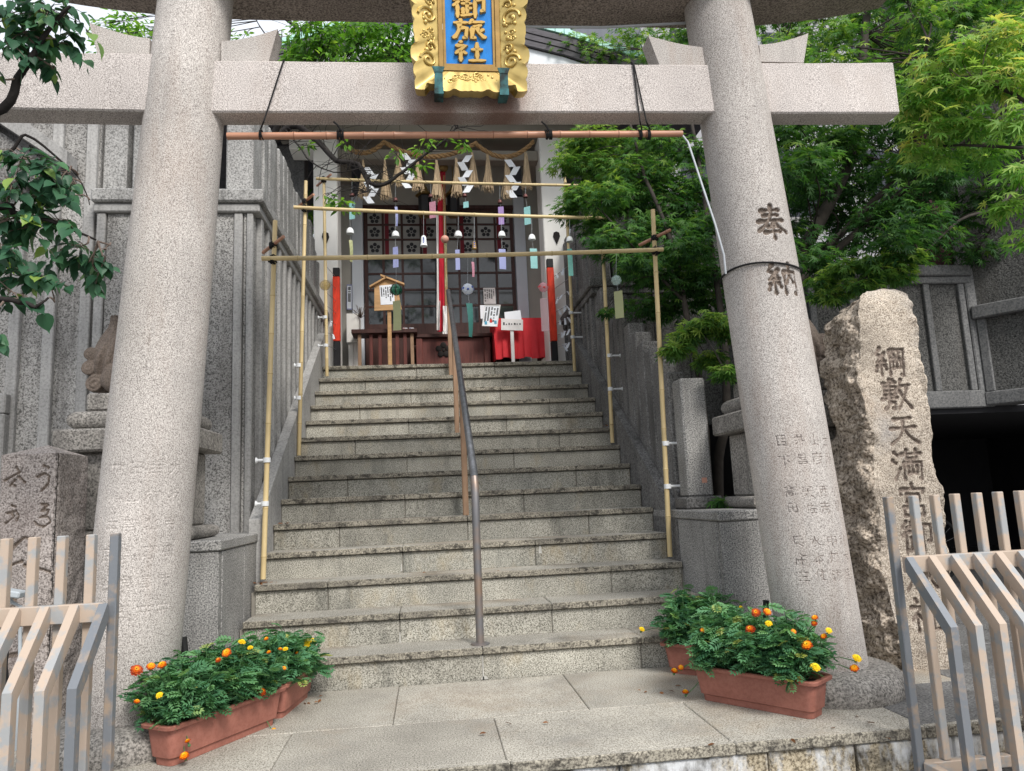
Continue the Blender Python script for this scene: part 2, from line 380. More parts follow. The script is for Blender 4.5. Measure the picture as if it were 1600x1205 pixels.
def arr_mesh(name, verts, faces, mats, attr=None, midx=None, smooth=False):
    """numpy arrays: verts (n,3), faces (m,k)"""
    me = bpy.data.meshes.new(name); n, (m, k) = len(verts), faces.shape
    me.vertices.add(n); me.vertices.foreach_set('co', np.ascontiguousarray(verts, dtype=np.float32).ravel())
    me.loops.add(m * k); me.loops.foreach_set('vertex_index', np.ascontiguousarray(faces, dtype=np.int32).ravel())
    me.polygons.add(m); me.polygons.foreach_set('loop_start', np.arange(0, m * k, k, dtype=np.int32))
    me.update(calc_edges=True)
    for x in mats: me.materials.append(MATS[x])
    if midx is not None: me.polygons.foreach_set('material_index', midx.astype(np.int32))
    if attr is not None:
        a = me.attributes.new('rnd', 'FLOAT', 'POINT'); a.data.foreach_set('value', np.ascontiguousarray(attr, dtype=np.float32))
    if smooth: me.polygons.foreach_set('use_smooth', np.ones(m, dtype=bool))
    me.validate(); return me
def scatter(tv, tf, P, X, Y, Zv, S):
    """copies of a template (tv, tf) at points P with axes X, Y, Zv and sizes S"""
    n, k = len(P), len(tv)
    T = tv[None] * S[:, None, None]
    V_ = P[:, None] + T[..., 0:1] * X[:, None] + T[..., 1:2] * Y[:, None] + T[..., 2:3] * Zv[:, None]
    Fs = tf[None] + (np.arange(n) * k)[:, None, None]
    return V_.reshape(-1, 3), Fs.reshape(-1, tf.shape[1])
def nrm(a): return a / np.maximum(np.linalg.norm(a, axis=1, keepdims=True), 1e-9)
def text_mesh(body, size, bold=.0, extrude=.01, align='CENTER', bevel=0, flat=False, spacing=1):
    c = bpy.data.curves.new('lettering', 'FONT'); c.body = body; c.size = size; c.offset = bold * size; c.extrude = extrude
    c.align_x = align; c.align_y = 'CENTER'; c.bevel_depth = bevel; c.resolution_u = 3; c.space_line = spacing
    if flat: c.extrude = 0; c.fill_mode = 'FRONT'
    o = bpy.data.objects.new('lettering', c); COL.objects.link(o)
    me = bpy.data.meshes.new_from_object(o.evaluated_get(bpy.context.evaluated_depsgraph_get()))
    bpy.data.objects.remove(o); bpy.data.curves.remove(c)
    return me
def lettering(parts, fn):
    """parts: (body, size, u, v, bold); fn maps (u, v, depth) to the world. Returns verts, faces of closed letter solids."""
    V_, F_ = [], []
    for body, size, u, v, bold in parts:
        me = text_mesh(body, size, bold, flat=True)
        bm = bmesh.new(); bm.from_mesh(me); bmesh.ops.remove_doubles(bm, verts=bm.verts, dist=size * 1e-3)
        bmesh.ops.recalc_face_normals(bm, faces=bm.faces)
        r_ = bmesh.ops.extrude_face_region(bm, geom=bm.faces[:])
        for e in r_['geom']:
            if isinstance(e, bmesh.types.BMVert): e.co.z = 1
        bmesh.ops.recalc_face_normals(bm, faces=bm.faces)
        bm.verts.index_update(); o = len(V_)
        V_ += [fn(u + x.co.x, v + x.co.y, x.co.z) for x in bm.verts]
        F_ += [tuple(q.index + o for q in f.verts) for f in bm.faces]
        bm.free(); bpy.data.meshes.remove(me)
    return V_, F_
def carve(o, V_, F_, mat):
    """cut letter solids out of an object; if the cut fails, leave the stone plain"""
    me = bpy.data.meshes.new('cut'); off = org(o)
    me.from_pydata([tuple(Vector(v) - Vector(off)) for v in V_], [], F_); me.materials.append(MATS[mat])
    bm = bmesh.new(); bm.from_mesh(me); bmesh.ops.recalc_face_normals(bm, faces=bm.faces); bm.to_mesh(me); bm.free()
    c = bpy.data.objects.new('cut', me); COL.objects.link(c); c.parent = o.parent if o.parent else None
    if not o.parent: c.location = o.location
    md = o.modifiers.new('b', 'BOOLEAN'); md.operation = 'DIFFERENCE'; md.object = c; md.solver = 'EXACT'; md.use_self = True
    md.material_mode = 'TRANSFER'
    bpy.context.view_layer.update()
    n0 = len(o.data.vertices)
    r_ = bpy.data.meshes.new_from_object(o.evaluated_get(bpy.context.evaluated_depsgraph_get()))
    o.modifiers.remove(md); bpy.data.objects.remove(c)
    ok = len(r_.vertices) > n0 * .8
    print('carve', o.name, n0, len(r_.vertices), ok, flush=True)
    if ok: o.data = r_
    return ok

BRUSH = {
'奉': '22,18 78,14;27,31 72,28;12,47 88,41;50,4 46,32 30,56 8,74;56,46 70,62 95,75;36,62 66,60;26,77 74,73;50,54 50,98',
'納': '24,6 10,26 22,30;38,22 10,50 36,46;30,36 40,50;24,50 24,92;12,62 6,80;36,60 42,74;54,28 53,94;54,28 92,26 91,90 82,86;72,6 70,36 58,62;72,38 84,60',
'綱': '22,6 8,26 20,30;36,22 8,50 34,46;28,36 38,50;22,50 22,92;10,62 4,80;34,60 40,74;52,14 50,94;52,14 95,12 93,92 84,88;62,22 66,32;82,20 77,32;58,39 87,38;73,38 73,68;62,48 62,69;62,69 87,67;86,47 86,69',
'敷': '8,16 54,13;32,3 32,52;13,26 13,52;13,26 51,25 50,50;13,38 50,37;13,51 50,50;42,5 49,12;4,63 56,58;30,55 28,74 8,95;26,73 45,72 41,94 32,90;68,5 57,35;64,24 95,21;85,26 74,60 52,95;62,40 76,66 99,93',
'天': '20,18 80,14;8,46 92,41;50,18 46,50 32,74 6,93;52,46 68,70 97,91',
'満': '10,12 22,22;4,36 16,46;8,90 18,74 27,57;32,18 97,16;48,6 49,31;78,5 77,31;49,31 77,30;38,43 37,95;38,43 93,42 92,93 84,89;64,31 64,73;51,54 51,75;51,75 80,74;79,53 79,75',
'宮': '50,2 52,12;14,16 12,33;14,16 88,15 82,29;31,31 31,54;31,31 70,30 69,54;31,54 70,53;50,54 45,65;21,67 21,95;21,67 80,66 79,95;21,92 80,91',
'御': '22,4 6,22;24,22 4,46;18,36 18,97;38,6 30,24;34,18 57,17;28,34 62,33;46,18 46,80;47,54 61,53;34,50 34,82;26,87 63,79;69,16 69,97;69,16 95,15 94,64 83,62',
'旅': '24,4 28,16;4,22 50,20;22,22 20,56 4,92;22,44 44,43 40,88 30,84;62,4 50,26;58,18 97,16;88,30 58,40;60,38 58,90 70,82;72,38 80,64 99,88;94,46 80,60',
'社': '22,4 28,14;8,26 40,24 8,62;24,46 24,96;30,50 42,62;54,42 90,40;72,10 72,88;46,90 98,88',
'う': '42,4 62,14;22,44 46,32 64,42 62,66 36,96',
'ゑ': '38,4 60,8 36,30 64,26 58,44 30,54 62,54 74,72 52,88 24,80 12,66',
'お': '52,2 60,14;18,44 66,18;62,34 84,56;50,44 34,64;40,56 56,66',
'の': '46,4 66,12;30,34 64,24 74,44 66,64;46,34 58,46 38,64 22,72',
'人': '4,60 50,20 74,28 84,40', 'く': '0,70 40,48 66,40', 'へ': '10,30 50,40 96,58', 'し': '30,4 26,40 36,84 60,92 84,76', 'ろ': '20,12 62,6 34,44 66,42 78,66 54,94 26,86',
}
def brush(ch, cu, cv, size, fn, wd=.1, inv=False):
    """solids of one brush-written character: chiselled (narrow at depth w=0) or raised (narrow at the top w=1)"""
    V_, F_ = [], []
    for st in BRUSH[ch].split(';'):
        P_ = [Vector((float(p.split(',')[0]), float(p.split(',')[1]))) for p in st.split()]; out = []; n = len(P_)
        for i in range(n - 1):
            if n == 2: seg = [P_[0].lerp(P_[1], k / 4) for k in range(4)]
            else:
                q0, q1, q2, q3 = P_[max(i - 1, 0)], P_[i], P_[i + 1], P_[min(i + 2, n - 1)]
                sharp = 1 if (n > 2 and ((q2 - q1).angle(q3 - q2, 0) if (q3 - q2).length > 0 else 0) > 1.0) or ((q1 - q0).length > 0 and (q1 - q0).angle(q2 - q1, 0) > 1.0) else 0
                seg = [(q1.lerp(q2, k / 4) if sharp else .5 * ((2 * q1) + (q2 - q0) * (k / 4) + (2 * q0 - 5 * q1 + 4 * q2 - q3) * (k / 4) ** 2 + (3 * q1 - q0 - 3 * q2 + q3) * (k / 4) ** 3)) for k in range(4)]
            out += seg
        out.append(P_[-1]); m = len(out); o_ = len(V_)
        for i, p in enumerate(out):
            t = i / (m - 1); dr = (out[min(i + 1, m - 1)] - out[max(i - 1, 0)]); dr = dr.normalized(); nr_ = Vector((-dr.y, dr.x))
            w_ = wd * 50 * (.62 + .5 * math.exp(-((t - .08) / .16) ** 2) + .34 * math.exp(-((t - .86) / .12) ** 2)) * (1 if i not in (0, m - 1) else .45)
            for s_, dep in ((1, 1), (-1, 1), (-1, 0), (1, 0)):
                k = (1 if (dep == 1) != inv else (.62 if inv else .4)); q = p + nr_ * (s_ * w_ * k)
                V_.append(fn(cu + (q.x - 50) / 100 * size, cv - (q.y - 50) / 100 * size, dep))
        for i in range(m - 1):
            for k in range(4): F_.append((o_ + i * 4 + k, o_ + i * 4 + (k + 1) % 4, o_ + i * 4 + 4 + (k + 1) % 4, o_ + i * 4 + 4 + k))
        F_ += [(o_ + 3, o_ + 2, o_ + 1, o_), (o_ + m * 4 - 4, o_ + m * 4 - 3, o_ + m * 4 - 2, o_ + m * 4 - 1)]
    return V_, F_

def stroke_pts(ch):
    for st in BRUSH[ch].split(';'):
        P_ = [Vector((float(p.split(',')[0]), float(p.split(',')[1]))) for p in st.split()]; n = len(P_); out = []
        for i in range(n - 1):
            q0, q1, q2, q3 = P_[max(i - 1, 0)], P_[i], P_[i + 1], P_[min(i + 2, n - 1)]
            sharp = n == 2 or ((q3 - q2).length > 0 and (q2 - q1).angle(q3 - q2, 0) > 1.0) or ((q1 - q0).length > 0 and (q1 - q0).angle(q2 - q1, 0) > 1.0)
            for k in range(5):
                t = k / 5; out.append(q1.lerp(q2, t) if sharp else .5 * ((2 * q1) + (q2 - q0) * t + (2 * q0 - 5 * q1 + 4 * q2 - q3) * t ** 2 + (3 * q1 - q0 - 3 * q2 + q3) * t ** 3))
        yield out + [P_[-1]]
def chisel(chars, U, V_):
    """0..1 depth of brush characters (char, u, v, size, width) cut in V-grooves, at points U, V_"""
    D = np.zeros_like(U)
    for ch, cu, cv, size, wd in chars:
        w_ = np.where((abs(U - cu) < size * .62) & (abs(V_ - cv) < size * .62))[0]
        if not len(w_): continue
        u, v = (U[w_] - cu) / size * 100 + 50, 50 - (V_[w_] - cv) / size * 100; best = np.zeros(len(w_))
        for pts in stroke_pts(ch):
            m = len(pts) - 1
            for i in range(m):
                p, q = pts[i], pts[i + 1]; dx, dy = q.x - p.x, q.y - p.y; L2 = max(dx * dx + dy * dy, 1e-6)
                t = np.clip(((u - p.x) * dx + (v - p.y) * dy) / L2, 0, 1); ds = np.hypot(u - p.x - t * dx, v - p.y - t * dy); g = (i + t) / m
                hw = wd * 50 * (.6 + .55 * np.exp(-((g - .06) / .16) ** 2) + .38 * np.exp(-((g - .88) / .12) ** 2)) * np.where(g > .97, .6, 1)
                best = np.maximum(best, np.clip(1.9 * (1 - ds / hw), 0, 1))
        D[w_] = np.maximum(D[w_], best)
    return D
def incise(items, U, V_):
    """0/1 mask of font characters (text, size, u, v) at points U, V_"""
    D = np.zeros_like(U)
    for body, size, cu, cv in items:
        w_ = np.where((abs(U - cu) < size * .62) & (abs(V_ - cv) < size * .62))[0]
        if not len(w_): continue
        me = text_mesh(body, size, 0, flat=True); me.calc_loop_triangles(); co = np.array([v.co[:2] for v in me.vertices]); u, v = U[w_] - cu, V_[w_] - cv; hit = np.zeros(len(w_), bool)
        for t in me.loop_triangles:
            (ax, ay), (bx, by), (cx, cy) = co[list(t.vertices)]
            s1 = (bx - ax) * (v - ay) - (by - ay) * (u - ax); s2 = (cx - bx) * (v - by) - (cy - by) * (u - bx); s3 = (ax - cx) * (v - cy) - (ay - cy) * (u - cx)
            hit |= ((s1 >= 0) & (s2 >= 0) & (s3 >= 0)) | ((s1 <= 0) & (s2 <= 0) & (s3 <= 0))
        D[w_] = np.maximum(D[w_], hit); bpy.data.meshes.remove(me)
    return D
def grid_faces(nr, nc, wrap=True):
    i, k = np.meshgrid(np.arange(nr - 1), np.arange(nc if wrap else nc - 1), indexing='ij'); k2 = (k + 1) % nc
    return np.stack([i * nc + k, i * nc + k2, (i + 1) * nc + k2, (i + 1) * nc + k], -1).reshape(-1, 4)
# ---------------------------------------------------------------- the ground, the landing, the stairs
H, T = .18, .2845                     # rise and going
XL, XR, CX = -1.223, 1.592, .18
STREET = -.165
one('street', 'street', None, lambda m: m.quad((-60, -60, STREET), (60, -60, STREET), (60, 60, STREET), (-60, 60, STREET)), kind='structure')

def front(o):
    for p in o.data.polygons:
        if p.normal.y < -.6: p.material_index = 1
landing = thing('landing', (CX, -.6, 0), 'granite paved landing at the foot of the stairs', None); tag(landing, kind='structure')
del_x = [(-.7235, -.0, [-6, -3.4, -1.6, -.3, .635, 1.62, 2.55, 6]), (-1.31, -.725, [-6, -2.4, -.755, .172, 1.095, 1.935, 2.9, 6])]
one('bed', 'grout', landing, lambda m: m.box((-6, -1.30, STREET - .05), (6, 1.3, -.012)))
for y0, y1, xs in del_x:
    for x0, x1 in zip(xs[:-1], xs[1:]):
        one('paving_slab', 'paving' if x1 < 2.6 else 'dark_paving', landing, lambda m: m.box((x0 + .0015, y0, -.06), (x1 - .0015, y1, rnd.uniform(-.0015, .0015)), .004))
for x0, x1 in ((-6, -3.2), (-3.2, -1.5), (XR + .0, 2.6), (2.6, 3.6), (3.6, 6)):
    one('paving_slab', 'dark_paving', landing, lambda m: m.box((x0 + .003, .005, -.06), (x1 - .003, 1.29, 0), .004))
# front edge: nosing slabs over rough kerb blocks
xs = [-6, -2.6, -1.0, .185, 1.1, 1.93, 3.0, 6]
for x0, x1 in zip(xs[:-1], xs[1:]):
    front(one('kerb_nosing', ['paving', 'nosing_face'], landing, lambda m: m.box((x0 + .002, -1.352, -.045), (x1 - .002, -1.312, .0012), .005)))
xs = [-6, -3.0, -1.9, -.9, .19, .62, 1.24, 1.62, 2.05, 2.5, 3.2, 6]
for x0, x1 in zip(xs[:-1], xs[1:]):
    one('kerb_block', 'kerb_stone', landing, lambda m: m.box((x0 + .004, -1.335 + rnd.uniform(-.006, .006), STREET - .03), (x1 - .004, -1.302, -.048), .008))

stairs = thing('stone_stairs', (CX, 1.9, 0), 'flight of granite steps with dark stained nosings', None); tag(stairs, kind='structure')
one('core', 'grout', stairs, lambda m: m.prism([(.03, -.05)] + [p for k in range(1, 15) for p in ((.03 + (k - 1) * T, k * H - .05), (.03 + k * T, k * H - .05))] + [(4.2, -.05)], 'x', XL - .02, XR + .02))
JP = {1: (755, 1005), 2: (625, 865), 3: (512, 960), 4: (630, 840), 5: (530, 733, 925), 6: (634, 822), 7: (543, 905), 8: (637, 806), 9: (555, 877), 10: (639, 793), 11: (562, 860), 12: (642, 782), 13: (570, 843), 14: (650, 772)}
for k in range(1, 15):
    yf = (k - 1) * T
    xs = [XL + .002] + [atY(p, 1080 - 38 * k, yf).x for p in JP[k]] + [XR - .002]
    for i, (x0, x1) in enumerate(zip(xs[:-1], xs[1:])):
        dy = rnd.uniform(-.003, .003)
        one('riser_stone', 'riser_stone', stairs, lambda m: m.box((x0 + .003, yf + .02 + dy, (k - 1) * H - .01), (x1 - .003, yf + .06, k * H - .046), .004))
    xs2 = xs if k < 14 else xs
    dep = T + .02 if k < 14 else .34
    for x0, x1 in zip(xs2[:-1], xs2[1:]):
        dy = rnd.uniform(-.003, .003)
        o = one('tread_slab', ['tread_stone', 'nosing_face'], stairs, lambda m: m.box((x0 + .0018, yf - .006 + dy, k * H - .041), (x1 - .0018, yf + dep, k * H + rnd.uniform(-.002, .0)), .005)); front(o)
for k, px, z0, z1, wd in ((1, 755, .0, .13, .004), (1, 757, 0, .016, .022), (2, 625, .18, .24, .005), (4, 848, .62, .672, .012), (4, 628, .55, .6, .006)):
    p = atY(px, 1080 - 38 * k, (k - 1) * T); one('mortar_drip', 'mortar', stairs, lambda m: m.prism([(p.x - wd, z0), (p.x + wd, z0), (p.x + wd * .5, z1), (p.x - wd * .6, z1)], 'y', (k - 1) * T + .0135, (k - 1) * T + .03))
def curb(m, x0, x1, y0, y1, off):
    nl = lambda y: .18 + .6327 * y
    m.prism([(y0, nl(y0) - .6), (y0, nl(y0) + off), (y1, nl(y1) + off), (y1, nl(y1) - .6)], 'x', x0, x1)
one('stair_curb', 'smooth_concrete', stairs, lambda m: curb(m, XL - .075, XL, .75, 3.9, .29))
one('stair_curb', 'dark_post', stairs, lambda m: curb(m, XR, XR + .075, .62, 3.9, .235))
one('upper_court', 'dark_paving', None, lambda m: m.box((-8, 3.98, 2.2), (9, 16, 2.519)), kind='structure')

# ---------------------------------------------------------------- plinths, walls and stone fences beside the stairs
def plinth(name, x0, x1, y0, y1, z, label, inner):
    t = thing(name, ((x0 + x1) / 2, y0, 0), label, 'plinth')
    xs = [x0, x0 + (x1 - x0) * .36, x0 + (x1 - x0) * .7, x1]
    one('core', 'grout', t, lambda m: m.box((x0 + .02, y0 + .02, -.05), (x1 - .02, y1, z - .06)))
    for a, b in zip(xs[:-1], xs[1:]): one('face_slab', 'plinth_granite', t, lambda m: m.box((a + .003, y0, -.04), (b - .003, y0 + .06, z - .064), .004))
    ys = [y0 + .062, (y0 + y1) / 2, y1]
    xi = (x1 - .06, x1 + .001) if inner > 0 else (x0 - .001, x0 + .06)
    for a, b in zip(ys[:-1], ys[1:]): one('face_slab', 'plinth_granite', t, lambda m: m.box((xi[0], a + .002, -.04), (xi[1], b - .002, z - .064), .004))
    e = .012
    for a, b in zip(xs[:-1], xs[1:]): one('cap_slab', 'plinth_granite', t, lambda m: m.box((a + .002 - (e if a == x0 else 0), y0 - e, z - .06), (b - .002 + (e if b == x1 else 0), y1, z), .008))
    return t
plinth('stone_plinth', -2.75, -1.25, -.12, .98, .86, 'grey granite plinth left of the stairs, under the lion dog behind the pillar', 1)
plinth('stone_plinth', 1.6, 2.62, -.12, 2.9, .885, 'dark granite plinth right of the stairs with a white joint line', -1)

def ribbed_wall(name, label, x0, x1, y0, y1, z0, z1, inner, ribs_front, rib_dy, mat, ribm, cop, cop_z=.1):
    """retaining wall block: pebbledash panels between smooth ribs, on the front (y0) and the stair side (inner)"""
    t = thing(name, ((x0 + x1) / 2, y0, z0), label, 'wall')
    one('core', mat, t, lambda m: m.box((x0, y0 + .03, z0), (x1, y1, z1)))
    xs = x1 if inner > 0 else x0
    for a, b in ribs_front: one('rib', ribm, t, lambda m: m.box((a, y0 - .012, z0), (b, y0 + .029, z1 - .07), .006))
    fr = sorted([(x0, x0)] + list(ribs_front) + [(x1, x1)])
    for (_, a), (b, _) in zip(fr[:-1], fr[1:]):
        if b - a > .03: one('panel', mat, t, lambda m: m.box((a + .004, y0 + .006, z0), (b - .004, y0 + .029, z1 - .07), .006))
    y = y0 + .1
    while y < y1:
        one('rib', ribm, t, lambda m: m.box((xs - .004 if inner > 0 else xs - .04, y, z0), (xs + .04 if inner > 0 else xs + .004, y + .07, z1 - .07), .006))
        one('panel', mat, t, lambda m: m.box((xs + .001 if inner > 0 else xs - .018, y + .074, z0), (xs + .018 if inner > 0 else xs - .001, y + rib_dy - .004, z1 - .07), .005)); y += rib_dy
    one('band', ribm, t, lambda m: m.box((x0 - .02, y0 - .03, z1 - .068), (x1 + .05 if inner > 0 else x1 + .02, y1, z1 - .003), .008) if inner > 0 else m.box((x0 - .05, y0 - .03, z1 - .068), (x1 + .02, y1, z1 - .003), .008))
    one('coping', cop, t, lambda m: m.box((x0 - .03 - (.05 if inner < 0 else 0), y0 - .06, z1), (x1 + .03 + (.05 if inner > 0 else 0), y1 + .01, z1 + cop_z), .012))
    return t
ribbed_wall('retaining_wall', 'tall grey pebbledash wall with smooth ribs and a coping, left of the stairs', -2.43, -1.34, .98, 4.95, .1, 3.25, 1,
            [(-2.43, -2.37), (-2.1, -2.05), (-1.77, -1.72), (-1.475, -1.415), (-1.385, -1.34)], .23, 'pebbledash', 'smooth_concrete', 'weathered_post')
ribbed_wall('retaining_wall', 'weathered wall toned dark for shade, with ribs and a coping, behind the maple right of the stairs', 1.69, 3.2, 2.95, 4.7, .5, 3.15, -1,
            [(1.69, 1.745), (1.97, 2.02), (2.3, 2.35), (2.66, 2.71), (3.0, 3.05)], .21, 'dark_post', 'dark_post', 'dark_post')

def post_row(t, pts, mat, wdt, dep, along):
    for x, y, z0, z1 in pts:
        tilt = rnd.uniform(-.008, .008); j = rnd.uniform(-.012, .012)
        one('stone_post', mat, t, lambda m: m.box((x - dep / 2 + j, y - wdt / 2, z0), (x + dep / 2 + j, y + wdt / 2, z1 + rnd.uniform(-.02, .02)), .012) if along == 'y'
            else m.box((x - wdt / 2, y - dep / 2 + j, z0), (x + wdt / 2, y + dep / 2 + j, z1 + rnd.uniform(-.02, .02)), .012))
t = thing('stone_fence', (-1.47, 1.1, 3.35), 'close row of grey stone posts on the coping of the left wall', 'fence')
post_row(t, [(-1.47, 1.42 + .2 * i, 3.352, 4.28 if i < 14 else 4.28 - (i - 13) * .1) for i in range(18)], 'weathered_post', .165, .17, 'y')
post_row(t, [(-1.47, 1.16, 3.352, 4.36)], 'weathered_post', .2, .2, 'y')
post_row(t, [(-1.75 - .21 * i, 1.17, 3.352, 4.3) for i in range(4)], 'weathered_post', .17, .14, 'x')
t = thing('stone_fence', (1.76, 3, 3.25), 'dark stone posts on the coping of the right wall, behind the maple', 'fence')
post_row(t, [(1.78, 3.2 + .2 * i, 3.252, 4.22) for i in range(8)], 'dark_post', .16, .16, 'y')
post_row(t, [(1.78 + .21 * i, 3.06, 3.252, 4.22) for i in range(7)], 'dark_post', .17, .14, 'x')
t = thing('stone_fence', (1.72, 1.9, .9), 'dark stone slabs stepping up beside the right edge of the stairs', 'fence')
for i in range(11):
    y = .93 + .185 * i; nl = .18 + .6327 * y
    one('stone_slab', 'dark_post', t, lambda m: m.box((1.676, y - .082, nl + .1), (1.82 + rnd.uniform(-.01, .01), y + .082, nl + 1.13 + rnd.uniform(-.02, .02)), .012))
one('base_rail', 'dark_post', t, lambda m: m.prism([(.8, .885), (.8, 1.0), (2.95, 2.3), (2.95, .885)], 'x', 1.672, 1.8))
t = thing('stone_post', (1.74, .6, .885), 'square granite post at the foot of the dark stone slabs, right of the stairs', 'post')
one('shaft', 'plinth_granite', t, lambda m: m.box((1.655, .52, .97), (1.835, .70, 1.79), .012))
one('base', 'dark_post', t, lambda m: m.box((1.625, .48, .886), (1.88, .75, .969), .012))
one('rusty_mark', 'terra_bell', t, lambda m: m.box((1.755, .515, 1.06), (1.79, .5195, 1.095)))

# ---------------------------------------------------------------- buildings at the sides
t = thing('concrete_building', (-3.6, 1.1, 0), 'pebbledash building with vertical ribs and a sloping parapet, far left behind the leaves', 'building')
one('wall', 'pebbledash', t, lambda m: m.box((-5.6, 1.09, -.05), (-2.47, 4.9, 4.33)))
for x in (-2.56, -2.8, -3.03, -3.26, -3.5): one('rib', 'smooth_concrete', t, lambda m: m.box((x, 1.05, 0), (x + .075, 1.092, 4.33), .006))
one('parapet', 'smooth_concrete', t, lambda m: m.prism([(atY(0, 190, .95).x - 1, 4.75), (-2.62, 3.62), (-2.62, 3.5), (atY(0, 190, .95).x - 1, 4.55)], 'y', .9, 1.06))
one('parapet_shade', 'dark_post', t, lambda m: m.prism([(-4.0, 4.42), (-2.66, 3.47), (-2.95, 3.4), (-4.0, 3.4)], 'y', .97, 1.06))  # flat dark panel standing in for the shade below the parapet
one('lintel', 'smooth_concrete', t, lambda m: m.box((-4.2, .98, 1.74), (-2.98, 1.088, 1.88), .008))
one('jamb', 'smooth_concrete', t, lambda m: m.box((-3.08, .98, .0), (-2.98, 1.088, 1.738), .008))
one('door_leaf', 'garage_dark', t, lambda m: m.box((-4.2, 1.04, 0), (-3.082, 1.047, 1.738)))

t = thing('concrete_building', (4.2, 1.6, 0), 'grey panelled building, coloured dark for its shade, over an open garage, right of the inscribed rock', 'building')
one('wall', 'shaded_pebbledash', t, lambda m: m.box((2.85, 1.63, 1.66), (4.82, 2.0, 2.83)))
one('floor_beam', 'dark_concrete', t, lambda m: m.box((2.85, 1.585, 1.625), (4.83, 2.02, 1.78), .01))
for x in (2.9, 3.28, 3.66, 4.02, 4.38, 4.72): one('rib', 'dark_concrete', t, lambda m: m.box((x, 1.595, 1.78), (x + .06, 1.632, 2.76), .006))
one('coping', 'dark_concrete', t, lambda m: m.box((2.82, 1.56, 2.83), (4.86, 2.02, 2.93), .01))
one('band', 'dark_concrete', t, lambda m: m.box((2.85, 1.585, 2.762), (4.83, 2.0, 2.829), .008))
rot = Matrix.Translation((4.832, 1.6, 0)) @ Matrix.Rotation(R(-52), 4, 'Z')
one('wall', 'shaded_pebbledash', t, lambda m: m.box((.01, .03, 1.7), (2.4, .3, 4.6), mat=rot))
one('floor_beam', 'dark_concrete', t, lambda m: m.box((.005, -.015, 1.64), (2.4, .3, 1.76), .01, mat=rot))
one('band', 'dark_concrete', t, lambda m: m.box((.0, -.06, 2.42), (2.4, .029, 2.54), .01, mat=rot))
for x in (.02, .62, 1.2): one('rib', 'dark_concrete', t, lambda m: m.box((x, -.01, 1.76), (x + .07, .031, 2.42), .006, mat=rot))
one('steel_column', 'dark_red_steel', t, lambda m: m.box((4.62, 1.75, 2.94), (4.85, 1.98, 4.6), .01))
one('upper_wall', 'shaded_pebbledash', t, lambda m: m.box((4.9, 2.05, 2.6), (8.5, 2.4, 7.5)))
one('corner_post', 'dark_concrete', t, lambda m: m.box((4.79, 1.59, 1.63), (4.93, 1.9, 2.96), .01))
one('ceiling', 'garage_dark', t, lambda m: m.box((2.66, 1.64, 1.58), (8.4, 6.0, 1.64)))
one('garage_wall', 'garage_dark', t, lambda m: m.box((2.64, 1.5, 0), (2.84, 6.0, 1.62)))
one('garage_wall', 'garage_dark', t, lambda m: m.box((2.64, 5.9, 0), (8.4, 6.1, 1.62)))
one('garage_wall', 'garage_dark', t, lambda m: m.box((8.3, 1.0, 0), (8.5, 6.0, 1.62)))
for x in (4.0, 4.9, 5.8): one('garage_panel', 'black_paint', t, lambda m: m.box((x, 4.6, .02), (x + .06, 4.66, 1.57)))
one('garage_floor', 'asphalt', None, lambda m: m.box((2.64, 1.3, -.1), (8.4, 5.9, -.006)), kind='structure')
one('side_yard', 'dark_paving', None, lambda m: m.box((6.0, -1.3, -.1), (14, 1.29, -.004)), kind='structure')

# ---------------------------------------------------------------- torii
TY = -.70
torii = thing('torii_gate', (CX, TY, 0), 'large pinkish granite torii gate over the foot of the stairs', 'gate')
LEAN = .0665
PXL, PXR = CX - 1.68, CX + 1.68
def pillar(xb, s, ang0, big, names, nmat):
    """leaning column with the inscriptions sunk into its surface"""
    fine = 250 if s > 0 else 140
    th = np.concatenate([np.linspace(ang0 - R(62), ang0 + R(62), fine), np.linspace(ang0 + R(62), ang0 + R(298), 44)[1:-1]])
    z = np.concatenate([np.linspace(.1, .5, 8)[:-1], np.linspace(.5, 1.3, 400 if s > 0 else 240)[:-1], np.linspace(1.3, 1.95, 12)[:-1], np.linspace(1.95, 2.5, 180 if s > 0 else 12), np.linspace(2.5, 3.78, 16)[1:]])
    Z, TH = np.meshgrid(z, th, indexing='ij'); r0 = .207 - .0055 * Z + .006 * np.sin(Z * 1.1)
    U, V_ = ((TH - ang0) * r0).ravel(), Z.ravel(); near = np.abs(U) < .24
    D1 = np.where(near, chisel(big, U, V_), 0) if big else np.zeros_like(U); D2 = np.where(near, incise(names, U, V_), 0)
    for q in np.where(D2 > 0)[0]: D2[q] *= max(0, min(1, .75 + 1.6 * noise.noise((U[q] * 60, V_[q] * 60, s))))     # worn
    rr = r0.ravel() - D1 * .016 - D2 * .0035; t_ = TH.ravel()
    P_ = np.stack([xb - s * LEAN * V_ + rr * np.cos(t_) - CX, rr * np.sin(t_), V_], 1); nc = len(th); F_ = grid_faces(len(z), nc)
    mi = np.zeros(len(F_), int); mi[D2[F_].mean(1) > .4] = 2; mi[D1[F_].mean(1) > .3] = 1
    o = link('pillar', arr_mesh('pillar', P_, F_, ['torii_granite', 'carved', nmat], midx=mi, smooth=True), torii); return o
